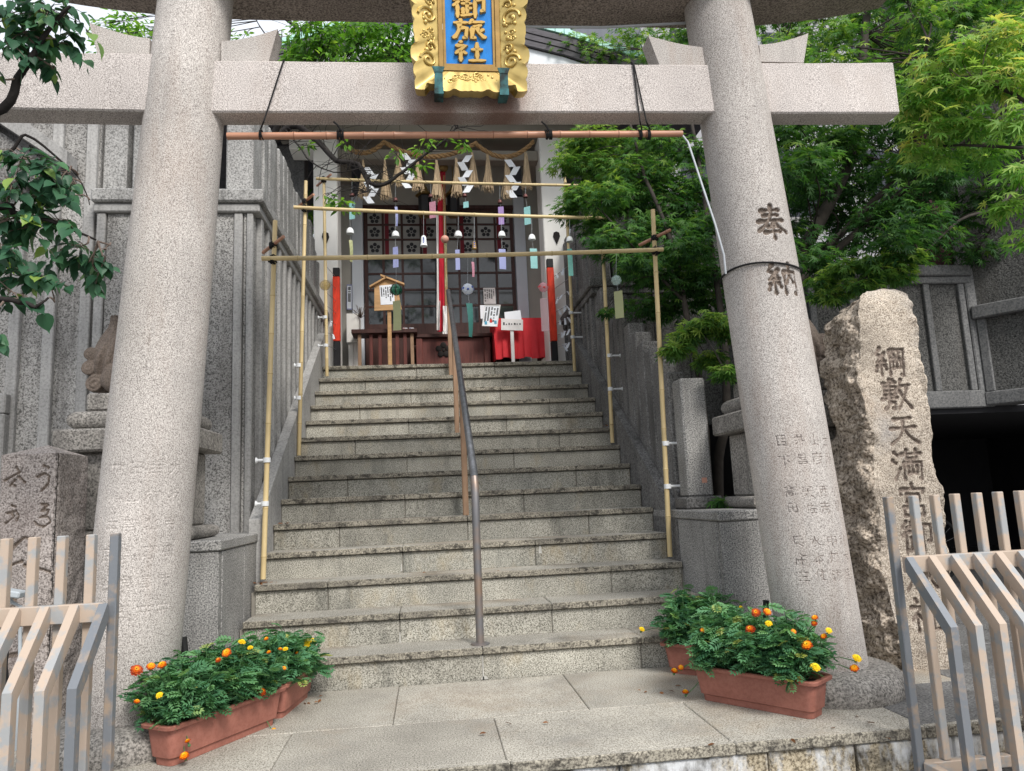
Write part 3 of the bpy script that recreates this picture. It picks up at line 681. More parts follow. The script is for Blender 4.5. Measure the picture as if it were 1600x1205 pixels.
for xb, s in ((PXL, -1), (PXR, 1)):
    if s > 0:
        rows = [('土山井目', 1.235), ('跡彦昌下', 1.135), ('小西天高', .985), ('堀吉佐田', .9), ('秋中水兵', .735), ('木井本庄', .655), ('宅源住三', .575)]
        pillar(xb, s, R(-97), [('奉', .04, 2.38, .2, .155), ('納', .045, 2.07, .19, .15)], [(ch, rnd.uniform(.055, .068), .15 - .083 * i + rnd.uniform(-.005, .005), z + rnd.uniform(-.006, .006)) for r_, z in rows for i, ch in enumerate(r_)], 'faint_carved')
    else:
        pillar(xb, s, R(-75), [], [(ch, .068, .13 - .085 * i, 1.22 - .125 * k) for k, r_ in enumerate(('大西田中', '阪村山川', '吉北言本', '高町呉吉', '市言良谷', '中井田上')) for i, ch in enumerate(r_)], 'torii_granite')
    one('base_ring', 'pedestal_stone', torii, lambda m: m.lathe((xb, TY, 0), [(.345, -.02), (.36, .02), (.362, .06), (.35, .09), (.325, .112), (.29, .124), (.2, .13)], 64), smooth=50)
ky0, ky1 = -.80, -.66
def beam(x0, x1, zb0, zb1, zt0, zt1, y0=ky0, y1=ky1, n=26):
    m = MB(); rings = []
    for i in range(n + 1):
        u = i / n; x = x0 + (x1 - x0) * u
        a, b = zb0 + (zb1 - zb0) * u, zt0 + (zt1 - zt0) * u; c = .008
        j = lambda: (noise.noise((x * 9, a * 7, rnd.random() * .3)) * .003)
        rings.append([(x, y0 + c + j(), a), (x, y1 - c, a), (x, y1, a + c), (x, y1, b - c), (x, y1 - c, b), (x, y0 + c, b + j()), (x, y0 + j(), b - c), (x, y0 + j(), a + c)])
    vs_ = [p for r_ in rings for p in r_]; fs = []
    for i in range(n):
        for k in range(8): fs.append((i * 8 + k, i * 8 + (k + 1) % 8, (i + 1) * 8 + (k + 1) % 8, (i + 1) * 8 + k))
    fs += [tuple(range(8))[::-1], tuple(n * 8 + k for k in range(8))]
    return m.add(vs_, fs)
beam(PXL + .36, PXR - .36, 3.0, 3.045, 3.283, 3.328).build('tie_beam', 'beam_granite', torii, smooth=30, recalc=True)
beam(-2.32, PXL + .12, 2.995, 2.99, 3.292, 3.305, -.815, -.665).build('tie_beam_end', 'beam_granite', torii, smooth=30, recalc=True)
beam(PXR - .12, 2.58, 3.045, 3.06, 3.345, 3.37).build('tie_beam_end', 'beam_granite', torii, smooth=30, recalc=True)
def wedge(xo, xi, zb, zo, zi):
    n = 8; top = [(xo + (xi - xo) * i / n, zo + (zi - zo) * (1 - (1 - i / n) ** 1.6)) for i in range(n + 1)]
    poly = [(xo + (xi - xo) * .16, zb)] + top + [(xi, zb)]
    m = MB(); m.prism(poly, 'y', -.785, -.665); return m.build('wedge', 'torii_granite', torii, recalc=True)
wedge(-1.745, -1.45, 3.307, 3.483, 3.405); wedge(-.82, -1.1, 3.288, 3.476, 3.4)
wedge(1.163, 1.48, 3.326, 3.5, 3.44); wedge(2.1, 1.8, 3.362, 3.545, 3.465)
def lintel(m, dz, h, y0, y1, x0, x1, sl):
    n = 40; vs_ = []; fs = []
    for i in range(n + 1):
        x = x0 + (x1 - x0) * i / n; d = max(0, abs(x - CX) - 1.2); up = .085 * d * d; z = 3.735 + dz + up + .012 * (x - CX)
        s_ = sl if i == n else (-sl if i == 0 else 0)
        vs_ += [(x, y0, z), (x, y1, z), (x + s_, y1 + .03, z + h), (x + s_, y0 - .03, z + h)]
    for i in range(n):
        for k in range(4): fs.append((i * 4 + k, i * 4 + (k + 1) % 4, i * 4 + 4 + (k + 1) % 4, i * 4 + 4 + k))
    fs += [(3, 2, 1, 0), (n * 4, n * 4 + 1, n * 4 + 2, n * 4 + 3)]
    m.add(vs_, fs)
m = MB(); lintel(m, 0, .28, -.93, -.5, -2.42, 2.76, .09); m.build('lintel', 'lintel_granite', torii, recalc=True, smooth=30)
m = MB(); lintel(m, .282, .22, -1.0, -.43, -2.55, 2.89, .1); m.build('cap_lintel', 'lintel_granite', torii, recalc=True, smooth=30)

# plaque: a flared gilt frame round a blue panel, leaning forward
pq = thing('shrine_plaque', (.165, -.83, 3.1), 'gilt framed plaque with gold characters on bright blue, on the torii', 'plaque')
TL = R(9)
def PQ(u, v, w_):  # u right, v up from the bottom edge, w toward the viewer
    return Vector((.165 + u, -.836 - w_ * math.cos(TL) - v * math.sin(TL), 3.075 + v * math.cos(TL) - w_ * math.sin(TL)))
PW, PH = .283, 1.16
def scal():
    """outer scalloped outline of the frame, sixty points a side"""
    P_ = []
    lob = lambda u, n, p=.55: abs(math.sin(u * math.pi * n)) ** p
    for i in range(60):
        u = i / 60; e = abs(u - .5) * 2
        y = (.0 if e > .8 else .03 if e > .62 else .012 - .018 * lob((e + .05) / .67 + .5, 2)); y += -.006 * lob(u, 9); P_.append((-PW + 2 * PW * u, .012 + y))
    def sd(v):
        u = v % .29 / .29; return (.004 if u < .18 else -.014 + .024 * lob((u - .18) / .3, 1) if u < .48 else .004 + .017 * lob((u - .48) / .3, 1) if u < .78 else -.012 + .012 * lob((u - .78) / .22, 1))
    for i in range(60): u = i / 60; P_.append((PW - .002 + sd(PH * u), .012 + PH * u))
    for i in range(60): u = i / 60; P_.append((PW - 2 * PW * u, PH + .02 * math.sin(u * math.pi)))
    for i in range(60): u = 1 - i / 60; P_.append((-PW + .002 - sd(PH * u), .012 + PH * u))
    return P_
OUT = scal(); n = len(OUT)
IW0, IW1, IH0, IH1 = -.158, .158, .135, PH - .13
def inner(i):
    k, u = divmod(i, 60); u /= 60
    return [(IW0 + (IW1 - IW0) * u, IH0), (IW1, IH0 + (IH1 - IH0) * u), (IW1 + (IW0 - IW1) * u, IH1), (IW0, IH1 + (IH0 - IH1) * u)][k]
m = MB(); vs_ = []
for i in range(n):
    o_, q = OUT[i], inner(i)
    md = (o_[0] * .82 + q[0] * .18, o_[1] * .82 + q[1] * .18)
    vs_ += [PQ(*q, .022), PQ(md[0], md[1], .085), PQ(o_[0], o_[1], .098), PQ(o_[0] * 1.004, o_[1], .068), PQ(o_[0] * .98, o_[1] * .985 + .004, -.0), PQ(*q, -.0)]
fs = []
for i in range(n):
    j = (i + 1) % n
    for k in range(6): fs.append((i * 6 + k, j * 6 + k, j * 6 + (k + 1) % 6, i * 6 + (k + 1) % 6))
m.add(vs_, fs); frame = m.build('frame', 'gold', pq, recalc=True, smooth=35)
m = MB()
def flange(u, v):     # height of the flared face at a point
    dx = max(0, abs(u) - .158) / (PW - .158); dy = max(0, IH0 - v) / IH0 if v < PH / 2 else max(0, v - IH1) / (PH - IH1)
    return .024 + .072 * min(1, max(dx, dy))
def curl(cu, cv, r0, turns, s, r_=.0055):
    pts = []
    for i in range(22):
        u = i / 21; a = turns * 2 * math.pi * u * s + (0 if s > 0 else math.pi); q = r0 * (1 - .8 * u)
        x, y = cu + q * math.cos(a), cv + q * math.sin(a); pts.append(PQ(x, y, flange(x, y) + .003))
    m.tube(pts, [r_ * (1 - .35 * i / 21) for i in range(22)], 6)
for sx in (-1, 1):
    for cv, r0 in ((.175, .042), (.40, .046), (.62, .044), (.84, .046)): curl(sx * .212, cv, r0, 1.4, sx, .0085); curl(sx * .2, cv + .07, .024, 1.2, -sx, .006)
    for k in range(34):
        v = rnd.uniform(.22, 1.0); u = sx * rnd.uniform(.175, .235); m.ball(PQ(u, v, flange(u, v) + .001), rnd.uniform(.007, .014), 8, 5)
    for k in range(16): curl(sx * rnd.uniform(.18, .235), rnd.choice((.28, .3, .33, .5, .53, .72, .75)) + rnd.uniform(-.01, .01), .016, 1.3, sx, .0045)
    curl(sx * .16, .075, .026, 1.4, -sx, .005)
for k in range(22):
    u = rnd.gauss(0, .06); v = .085 + rnd.gauss(0, .014); m.ball(PQ(u, v, flange(u, v) - .001), rnd.uniform(.006, .01), 8, 5)
for k in range(12): u = rnd.uniform(-.11, .11); curl(u, .085 + rnd.uniform(-.02, .025), .016, 1.3, rnd.choice((-1, 1)), .0035)
m.build('cloud_relief', 'gold', frame, smooth=60, kind='stuff')
def bar(m, u0, v0, u1, v1, w0, w1): # little bar in plaque space
    c = [PQ(u, v, w_) for w_ in (w0, w1) for u, v in ((u0, v0), (u1, v0), (u1, v1), (u0, v1))]
    m.add(c, [(3, 2, 1, 0), (4, 5, 6, 7), (0, 1, 5, 4), (1, 2, 6, 5), (2, 3, 7, 6), (3, 0, 4, 7)])
m = MB()
for a, b_, wd in ((.158, .136, .03), (.134, .121, .022)):
    h0 = .135 + (.158 - a); h1 = PH - .13 - (.158 - a)
    bar(m, -a, h0, a, h0 + (a - b_), .0, wd); bar(m, -a, h1 - (a - b_), a, h1, .0, wd)
    bar(m, -a, h0 + (a - b_) + .0005, -b_, h1 - (a - b_) - .0005, 0, wd - .001); bar(m, b_, h0 + (a - b_) + .0005, a, h1 - (a - b_) - .0005, 0, wd - .001)
m.build('inner_frame', 'dull_gold', pq)
m = MB(); bar(m, -.1205, .173, .1205, PH - .168, 0, .012); m.build('panel', 'panel_blue', pq)
me = None
for i, ch in enumerate('社旅御宮満天'):
    V1, F1 = brush(ch, 0, .236 + .113 * i, .118, lambda u, v, w_: PQ(u * 1.5, v, .0125 + w_ * .016), .25, True)
    MB().add(V1, F1).build('character', 'letter_gold', pq, recalc=True)
for sx in (-1, 1):
    m = MB(); u = sx * .165 + (.0 if sx > 0 else 0)
    for u0, wd, v0, v1, w0, w1 in ((u, .021, .005, .09, .1, .112), (u, .023, -.02, .012, -.0, .118)): bar(m, u - wd, v0, u + wd, v1, w0, w1)
    c = [PQ(u + a, v, w_) for w_ in (.1, .114) for a, v in ((-.021, .09), (.021, .09), (.031, .118), (-.031, .118))]
    m.add(c, [(3, 2, 1, 0), (4, 5, 6, 7), (0, 1, 5, 4), (1, 2, 6, 5), (2, 3, 7, 6), (3, 0, 4, 7)])
    m.build('hook', 'patina', pq)
# ---------------------------------------------------------------- bamboo poles and frames
def bamboo(m, a, b, r_, step=.3, seg=12, sag=0):
    """stalk with swollen nodes: material 0 stalk, 1 node lines"""
    a, b = Vector(a), Vector(b); L = (b - a).length; pts = []; rad = []; nodes = []
    d = rnd.uniform(.1, step)
    while d < L - .03: nodes.append(d); d += step * rnd.uniform(.85, 1.15)
    ds = {0.0, L}
    for q in nodes: ds |= {q - .012, q - .004, q + .004, q + .012}
    ds |= set(np.linspace(0, L, 9))
    for q in sorted(x for x in ds if 0 <= x <= L):
        u = q / L; p = a.lerp(b, u) - Vector((0, 0, sag * 4 * u * (1 - u)))
        near = any(abs(q - k) < .0045 for k in nodes); pts.append(p); rad.append(r_ * (1.1 if near else 1) * (1 - .08 * u))
    m.tube(pts, rad, seg)
    for q in nodes:
        u = q / L; p = a.lerp(b, u) - Vector((0, 0, sag * 4 * u * (1 - u))); dd = (b - a).normalized()
        m.tube([p - dd * .0025, p + dd * .0025], r_ * 1.115 * (1 - .08 * u), seg, 1)
def lash(m, c, ax1, r_, n=5):
    c = Vector(c); ax1 = Vector(ax1).normalized(); o_ = ax1.orthogonal().normalized(); q = ax1.cross(o_)
    for k in range(n):
        cc = c + ax1 * ((k - n / 2) * .006); tl = rnd.uniform(-.25, .25)
        m.tube([cc + (o_ * math.cos(t) + q * math.sin(t)) * r_ + ax1 * (tl * r_ * math.sin(t)) for t in np.linspace(0, 2 * math.pi, 13)], .0035, 5, caps=False)
def frame3(label, lp, rp, bp, Y, r_, stub, gap):
    (l0, l1), (r0, r1), (b0, b1) = lp, rp, bp
    A, B, C_, D = atY(*l0, Y), atY(*l1, Y), atY(*r0, Y), atY(*r1, Y)
    t = thing('bamboo_trellis', (A + C_) / 2, label, 'bamboo trellis', 'bamboo trellises across the stairs')
    P0, P1 = atY(*b0, Y - .045), atY(*b1, Y - .045)
    one('post', ['bamboo', 'bamboo_node'], t, lambda m: bamboo(m, A, B, r_), smooth=True)
    one('post', ['bamboo', 'bamboo_node'], t, lambda m: bamboo(m, C_, D, r_), smooth=True)
    one('crossbar', ['bamboo', 'bamboo_node'], t, lambda m: bamboo(m, P0, P1, r_ * .95, .42, sag=.012), smooth=True)
    for a, b in ((A, B), (C_, D)):
        k = (P0.z + (P1.z - P0.z) * ((a.x - P0.x) / (P1.x - P0.x)) - a.z) / (b.z - a.z); q = a.lerp(b, k) + Vector((0, -.022, 0))
        one('lashing', 'black_cord', t, lambda m: (lash(m, q, (1, .0, .6), .032), lash(m, q, (1, 0, -.6), .032)))
    for px, py, side in stub:
        q = atY(px, py, Y); one('tie_stub', ['red_bamboo', 'red_bamboo_node'], t, lambda m: bamboo(m, q + Vector((-.09, .10, -.02)), q + Vector((.09, -.10, .025)), .013, .3, 8), smooth=True)
        one('lashing', 'black_cord', t, lambda m: (lash(m, q, (1, -.6, .3), .026), lash(m, q, (0, 0, 1), .026)))
    for px, py, s in gap:
        q = atY(px, py, Y); wx = (XL - .02) if s < 0 else (XR + .09)
        def cl(m):
            m.lathe(q - Vector((0, 0, .016)), [(r_ + .008, 0), (r_ + .008, .032)], 14)
            m.tube([q, (wx + s * .0, q.y, q.z)], .009, 8); m.tube([(wx - s * .012, q.y, q.z), (wx, q.y, q.z)], [.014, .022], 10)
        one('pipe_clamp', 'white_plastic', t, cl, smooth=True)
    return t
frame3('nearest bamboo frame, two posts on the third step and a low crossbar', ((411, 905), (430, 345)), ((1047, 870), (1020, 328)), ((409, 404), (1036, 390)), .689, .0175, [(427, 383, -1), (1023, 372, 1)],
       [(417, 719, -1), (414, 787, -1), (1040, 693, 1), (1043, 760, 1)])
frame3('middle bamboo frame, standing halfway up the stairs', ((467, 712), (478, 283)), ((957, 692), (941, 370)), ((459, 324), (955, 341)), 2.11, .0175, [(477, 315, -1), (942, 378, 1)],
       [(467, 571, -1), (467, 622, -1), (952, 556, 1), (954, 608, 1)])
frame3('farthest bamboo frame at the top of the stairs, before the white pillars', ((511, 588), (506, 278)), ((898, 580), (882, 262)), ((494, 279), (925, 290)), 3.534, .018, [(506, 282, -1)],
       [(508, 496, -1), (509, 540, -1), (892, 489, 1), (895, 527, 1)])

t = thing('bamboo_pole', atY(710, 211, -.73), 'thick reddish bamboo pole slung just under the tie beam', 'bamboo pole')
one('stalk', ['red_bamboo', 'red_bamboo_node'], t, lambda m: bamboo(m, atY(355, 213, -.73), atY(1066, 209, -.73), .0185, .17, 16), smooth=True)
for px in (533, 858): one('knot', 'black_cord', t, lambda m: (lash(m, atY(px, 210.5, -.73), (1, 0, 0), .024, 6), m.tube([atY(px, 204, -.76), atY(px - 6, 195, -.78), atY(px - 12, 190, -.79)], .005, 5)))
def cord(label, pts, r_=.0042, nm='hanging_cord', mt='black_cord'):
    one(nm, mt, None, lambda m: m.tube(pts, r_, 6), label=label, cat='cord', smooth=True)
zt = 3.292
def sling(label, pts2, px, lab_y=210):
    q = atY(px, 211, -.73)
    a, b = pts2
    m = MB(); f0, f1 = atY(*a, -.812), atY(*b, -.81)
    m.tube([Vector((f0.x, -.655, f0.z)), Vector((f0.x, -.8, f0.z + .006)), f0, f1, Vector((q.x, -.755, q.z + .02))], .0042, 6)
    lash(m, q, (1, 0, 0), .024, 3)
    return m, q
m, q = sling('', ((443, 95), (412, 190)), 409); m.build('rope_sling', 'black_cord', None, label='black cord over the left end of the tie beam holding the reddish bamboo pole', cat='rope sling')
m, q = sling('', ((989, 99), (1000, 190)), 1001); m2, q2 = sling('', ((990, 99), (1010, 190)), 1014); m.add(m2.v, m2.f)
m.build('rope_sling', 'black_cord', None, label='doubled black cord over the right end of the tie beam holding the bamboo pole', cat='rope sling')
ringc = MB(); zc = 2.155; xc = PXR - LEAN * zc
ringc.tube([(xc + .2085 * math.cos(a), TY + .2085 * math.sin(a), zc + .012 * math.sin(a * 2)) for a in np.linspace(0, 2 * math.pi, 49)], .0055, 6, caps=False)
ringc.build('pillar_cord', 'black_cord', None, label='thin black cord tied round the right pillar between the two carved characters', cat='cord')
cord('pale cable hanging from the bamboo pole end down to the right pillar', [atY(1066, 211, -.73), atY(1075, 222, -.76), atY(1098, 292, -.82), atY(1118, 352, -.86), atY(1131, 398, -.86), atY(1134, 428, -.83)], .0055, 'cable', 'grey_pipe')
cord('thin grey cable strung below the lintel right of the plaque', [atY(820, 42, -.62), atY(940, 43, -.6), atY(1075, 36, -.6)], .008, 'cable', 'grey_pipe')
cord('black cable hanging down the front of the stone with cursive characters', [atY(12, 935, -.62), atY(14, 985, -.64), atY(9, 1040, -.64), atY(13, 1080, -.63), atY(4, 1094, -.62)], .008, 'cable', 'black_cord')

# ---------------------------------------------------------------- handrail
t = thing('handrail', (.17, 1.9, 0), 'steel pipe handrail running up the middle of the stairs', 'handrail')
rp = [Vector((.17, .085, .18)), Vector((.17, .06, .9)), Vector((.17, .045, 1.09)), Vector((.17, .075, 1.15)), Vector((.17, .15, 1.205)), Vector((.17, 3.62, 3.33))]
one('lower_post', 'rail_worn', t, lambda m: m.tube(rp[:4], .0235, 14), smooth=True)
one('rail', 'rail_metal', t, lambda m: m.tube([rp[3] - Vector((0, .006, .006))] + rp[4:] + [Vector((.17, 3.66, 3.3))], .0245, 14), smooth=True)
one('foot_flange', 'rail_worn', t, lambda m: m.lathe((.17, .085, .179), [(.055, 0), (.055, .008), (.03, .014)], 18), smooth=True)
for y in (1.27, 2.42, 3.6):
    k = math.floor(y / T) + 1; zt_ = 1.205 + (y - .15) * (3.33 - 1.205) / (3.62 - .15)
    one('support_post', 'brown_post', t, lambda m: m.box((.148, y - .022, k * H - .004), (.192, y + .022, zt_ - .012), .006))

# ---------------------------------------------------------------- wind chimes
def chime(px, py, barY, bary, bell, strip, label, r_=.034, sdy=None, ssz=(.055, .2), srot=0, kind='dome'):
    c = atY(px, py, barY)
    top = atY(px, bary, barY)
    t = thing('wind_chime', c, label, 'wind chime', 'wind chimes hung from the bamboo bars')
    def b(m):
        if kind == 'ball':
            m.lathe(c, [(r_ * .35, -r_ * .93), (r_ * .72, -r_ * .7), (r_ * .96, -r_ * .28), (r_, 0), (r_ * .95, r_ * .33), (r_ * .72, r_ * .7), (r_ * .38, r_ * .93), (r_ * .1, r_)], 20, caps=False)
        elif kind == 'long':
            m.lathe(c, [(r_ * 1.0, -r_ * 1.5), (r_ * .82, -r_ * 1.1), (r_ * .72, -r_ * .2), (r_ * .68, r_ * .7), (r_ * .5, r_ * 1.15), (r_ * .12, r_ * 1.35)], 18, caps=False)
        else:
            m.lathe(c, [(r_ * .98, -r_ * .75), (r_ * 1.02, -r_ * .55), (r_ * .95, -r_ * .1), (r_ * .8, r_ * .4), (r_ * .5, r_ * .76), (r_ * .12, r_ * .9)], 18, caps=False)
    o = one('bell', bell, t, b, smooth=60)
    if kind == 'ball' and bell in ('glass_green', 'glass_white', 'glass_pink'):
        pm = {'glass_green': 'black_paint', 'glass_white': 'cobalt_print', 'glass_pink': 'red_ink'}[bell]
        def pr_(m):
            for k in range(7):
                a = 2 * math.pi * k / 7 + .2
                if bell == 'glass_green': m.tube([c + Vector((math.cos(a + .1 * math.sin(u * 5)) * math.cos(u), math.sin(a + .1 * math.sin(u * 5)) * math.cos(u), math.sin(u))) * r_ * 1.005 for u in np.linspace(-.9, 1.1, 9)], r_ * .07, 5)
                else: m.ball(c + Vector((math.cos(a) * .95, math.sin(a) * .95, .25 * math.sin(k * 2.3))) * r_ * .97, r_ * .22, 8, 5)
        one('painted_pattern', pm, o, pr_)
    if kind == 'long': one('painted_pattern', 'cobalt_print', o, lambda m: [m.box((c.x - .006, c.y - r_ * .84, c.z - .03 + .02 * k), (c.x + .007, c.y - r_ * .7, c.z - .018 + .02 * k)) for k in range(3)])
    one('string', 'grey_pipe', t, lambda m: m.tube([c + Vector((0, 0, r_ * .8)), top], .0014, 4))
    if strip:
        s = atY(px + srot * 0 + (sdy[0] if sdy else 0), sdy[1], barY) if sdy else c - Vector((0, 0, .2))
        def st(m):
            w2, h2 = ssz[0] / 2, ssz[1] / 2; tw = rnd.uniform(-.5, .5); n = 5; vs_ = []
            for i in range(n + 1):
                u = i / n; a = tw + srot * u; z = s.z + h2 - 2 * h2 * u
                for e in (0, -.0015):
                    for x in (-w2, w2): vs_.append((s.x + x * math.cos(a) + .01 * math.sin(u * 3) * srot - e * math.sin(a), s.y + x * math.sin(a) + .015 * u * u * srot + e * math.cos(a), z + x * .06))
            fs = []
            for i in range(n):
                a_ = i * 4; fs += [(a_, a_ + 1, a_ + 5, a_ + 4), (a_ + 3, a_ + 2, a_ + 6, a_ + 7), (a_ + 2, a_, a_ + 4, a_ + 6), (a_ + 1, a_ + 3, a_ + 7, a_ + 5)]
            m.add(vs_, fs)
        one('paper_strip', strip, t, st)
        one('clapper_string', 'grey_pipe', t, lambda m: m.tube([c - Vector((0, 0, r_ * .3)), Vector((s.x, s.y, s.z + ssz[1] / 2))], .0012, 4))
YN, YM, YF = .644, 2.065, 3.489
chime(508, 446, YN, 403, 'glass_gold', None, 'clear and gold glass wind chime ball in front of the left white pillar', .037, kind='ball')
chime(619, 453, YN, 402, 'glass_green', 'strip_olive', 'dark green striped glass wind chime over the wooden notice board', .041, (1, 493), (.055, .21), .35, 'ball')
chime(731, 452, YN, 401, 'glass_white', 'strip_teal', 'white and purple glass wind chime with a long green strip beside the handrail', .041, (3, 500), (.05, .24), .6, 'ball')
chime(849, 449, YN, 397, 'glass_pink', 'strip_pale_pink', 'pink glass wind chime before the right white pillar', .036, (2, 492), (.062, .24), .1, 'ball')
chime(963, 438, YN, 395, 'glass_clear', 'strip_olive', 'clear glass wind chime with an olive strip, at the far right under the maple', .037, (4, 476), (.062, .2), .1, 'ball')
chime(547, 361, YM, 328, 'ceramic', 'strip_olive', 'white dome wind chime with a curved olive strip, leftmost on the middle bar', .035, (1, 392), (.035, .2), .6)
chime(618, 366, YM, 331, 'ceramic', 'strip_lilac', 'white dome wind chime with a lilac strip above the green glass ball', .035, (0, 402), (.05, .19), .2)
chime(662, 376, YM, 333, 'ceramic', None, 'tall white bell wind chime with blue lettering, left of the bell rope', .036, kind='long')
chime(695, 374, YM, 334, 'terra_bell', None, 'round terracotta wind chime in front of the red bell rope', .037, kind='ball')
chime(716, 366, YM, 335, 'ceramic', 'strip_lilac', 'white and blue dome wind chime just right of the bell rope, on the middle bar', .036, (-1, 406), (.04, .19), .1)
chime(741, 383, YM, 336, 'brass_bell', 'strip_pink', 'small brass wind chime with a narrow pink strip', .026, (-2, 421), (.028, .14), .3, 'long')
chime(784, 366, YM, 337, 'ceramic', 'strip_lilac', 'white dome wind chime with a broad lilac strip, below the purple strip', .034, (1, 405), (.068, .19), .1)
chime(831, 371, YM, 339, 'ceramic', 'strip_cyan', 'white dome wind chime with a pale cyan strip beside the right pillar', .034, (3, 404), (.07, .19), .1)
chime(890, 374, YM, 340, 'ceramic', 'strip_teal', 'blue-white dome wind chime with a teal strip, rightmost on the middle bar', .033, (1, 410), (.045, .26), .1)
chime(550, 304, YF, 282, 'iron_bell', 'strip_cyan', 'small reddish iron wind chime with a pale cyan strip, leftmost on the far bar', .026, (0, 329), (.062, .2), .1)
chime(618, 312, YF, 284, 'iron_bell', 'strip_lilac', 'small reddish iron wind chime with a twisted blue strip on the far bar', .027, (1, 338), (.03, .22), .8)
chime(673, 306, YF, 285, 'iron_bell', 'strip_pink', 'small reddish iron wind chime with a pink strip, left of the bell rope', .025, (3, 328), (.075, .19), .1)
chime(726, 305, YF, 286, 'iron_bell', 'strip_cyan', 'small reddish iron wind chime with a short cyan tag, right of the bell rope', .025, (2, 320), (.06, .07), .1)
chime(781, 315, YF, 288, 'iron_bell', 'strip_purple', 'small reddish iron wind chime with a purple strip on the far bar', .027, (2, 337), (.062, .21), .1)
chime(821, 306, YF, 289, 'iron_bell', 'strip_cyan', 'small reddish iron wind chime with a teal strip, rightmost on the far bar', .027, (3, 337), (.075, .21), .1)

# ---------------------------------------------------------------- the shrine
FL = 2.52
sh = thing('shrine_building', (.2, 5.6, FL), 'small shrine hall with white pillars and dark lattice doors at the top of the stairs', 'shrine')
def S_(name, mat, lo, hi, ch=.004, par=None): return one(name, mat, par or sh, lambda m: m.box(lo, hi, ch))
S_('pillar', 'plaster', (-1.447, 4.6, FL), (-1.151, 4.98, 5.75), .012); S_('pillar', 'plaster', (1.455, 4.6, FL), (1.775, 4.98, 5.75), .012)
S_('front_beam', 'shade_beige', (-1.9, 4.65, 5.72), (2.2, 4.95, 6.05), .015)
S_('beam', 'shade_beige', (-1.15, 4.72, 5.42), (1.454, 4.9, 5.56), .01)
S_('corbel', 'plaster', (1.78, 4.62, 5.5), (2.1, 4.95, 5.7), .01); S_('corbel', 'plaster', (-1.75, 4.62, 5.5), (-1.449, 4.95, 5.7), .01)
DX0, DX1, DY, DT = -.92, 1.205, 5.72, FL + 2.62
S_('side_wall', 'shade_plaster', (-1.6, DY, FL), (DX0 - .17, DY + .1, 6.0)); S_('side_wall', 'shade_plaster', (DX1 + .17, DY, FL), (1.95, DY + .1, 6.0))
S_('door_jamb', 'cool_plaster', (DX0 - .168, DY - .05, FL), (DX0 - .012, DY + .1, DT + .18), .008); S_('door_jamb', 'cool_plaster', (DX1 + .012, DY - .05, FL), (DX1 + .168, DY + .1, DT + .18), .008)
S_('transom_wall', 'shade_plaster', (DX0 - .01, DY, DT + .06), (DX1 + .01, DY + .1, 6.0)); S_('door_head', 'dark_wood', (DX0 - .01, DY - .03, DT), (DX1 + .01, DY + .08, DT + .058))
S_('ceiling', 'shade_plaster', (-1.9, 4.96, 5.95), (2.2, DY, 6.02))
for x in (-1.15, 1.45): S_('side_beam', 'shade_beige', (x - .07, 4.99, 5.5), (x + .07, DY - .002, 5.68))
S_('floor', 'dark_wood', (-1.6, 5.5, FL), (1.95, 5.95, FL + .12)); S_('back_wall', 'louvre_dark', (-1.6, 7.2, FL), (1.95, 7.3, 6.0))
S_('end_wall', 'dark_concrete', (-2.6, 4.99, FL), (-1.62, 5.3, 5.72)); S_('end_wall', 'dark_concrete', (1.97, 4.99, FL), (2.6, 5.3, 5.72))
# sliding doors: four by two columns of panes
py_rows = [326, 351, 374, 399, 427, 452, 478, 503, 522]
zr = [DT] + [atY(690, y, DY).z for y in py_rows[1:8]] + [FL + .5]
NCOL = 8; cw = (DX1 - DX0) / NCOL
door = []
for dcol in range(2):
    x0 = DX0 + dcol * 4 * cw; x1 = x0 + 4 * cw; yy = DY - .012 * dcol
    d_ = one('door', 'dark_wood', sh, lambda m: (m.box((x0, yy, FL + .12), (x0 + .05, yy + .04, DT)), m.box((x1 - .05, yy, FL + .12), (x1, yy + .04, DT)),
        m.box((x0 + .0502, yy + .001, FL + .12), (x1 - .0502, yy + .038, zr[7] - .02)), m.box((x0 + .0502, yy + .001, DT - .05), (x1 - .0502, yy + .038, DT - .001)),
        [m.box((x0 + c * cw - .016, yy + .003, zr[7] - .019), (x0 + c * cw + .016, yy + .036, DT - .051)) for c in (1, 2, 3)],
        [m.box((x0 + .051, yy + .005, z - .014), (x1 - .051, yy + .034, z + .014)) for z in zr[1:7]]))
    for c in range(4):
        for r_ in range(7):
            a, b_ = x0 + c * cw + (.05 if c == 0 else .016), x0 + (c + 1) * cw - (.05 if c == 3 else .016)
            zt_, zb_ = zr[r_] - (.05 if r_ == 0 else .014), zr[r_ + 1] + (.014 if r_ < 6 else -.02)
            pn = one('pane', 'pane_paper' if r_ < 3 else 'pane_glass', d_, lambda m: m.box((a + .0005, yy + .016, zb_), (b_ - .0005, yy + .022, zt_)))
            if r_ < 3 and (c + r_ + dcol) % 2 == 0 or r_ == 1:
                cxx, cz_ = (a + b_) / 2, (zb_ + zt_) / 2
                def crest(m):
                    for k in range(5):
                        an = math.pi / 2 + 2 * math.pi * k / 5; m.lathe((cxx + .05 * math.cos(an), yy + .0135, cz_ + .05 * math.sin(an)), [(.027, 0), (.027, .002)], 12, axis=Matrix.Rotation(R(90), 3, 'X'))
                    m.lathe((cxx, yy + .0135, cz_), [(.013, 0), (.013, .002)], 10, axis=Matrix.Rotation(R(90), 3, 'X'))
                one('plum_crest', 'ink', pn, crest)
            if r_ < 3 and c in (1, 3): S_('curtain_strip', 'red_curtain', (a + .01, yy + .011, zb_), (a + .065, yy + .0145, zt_), 0, pn)
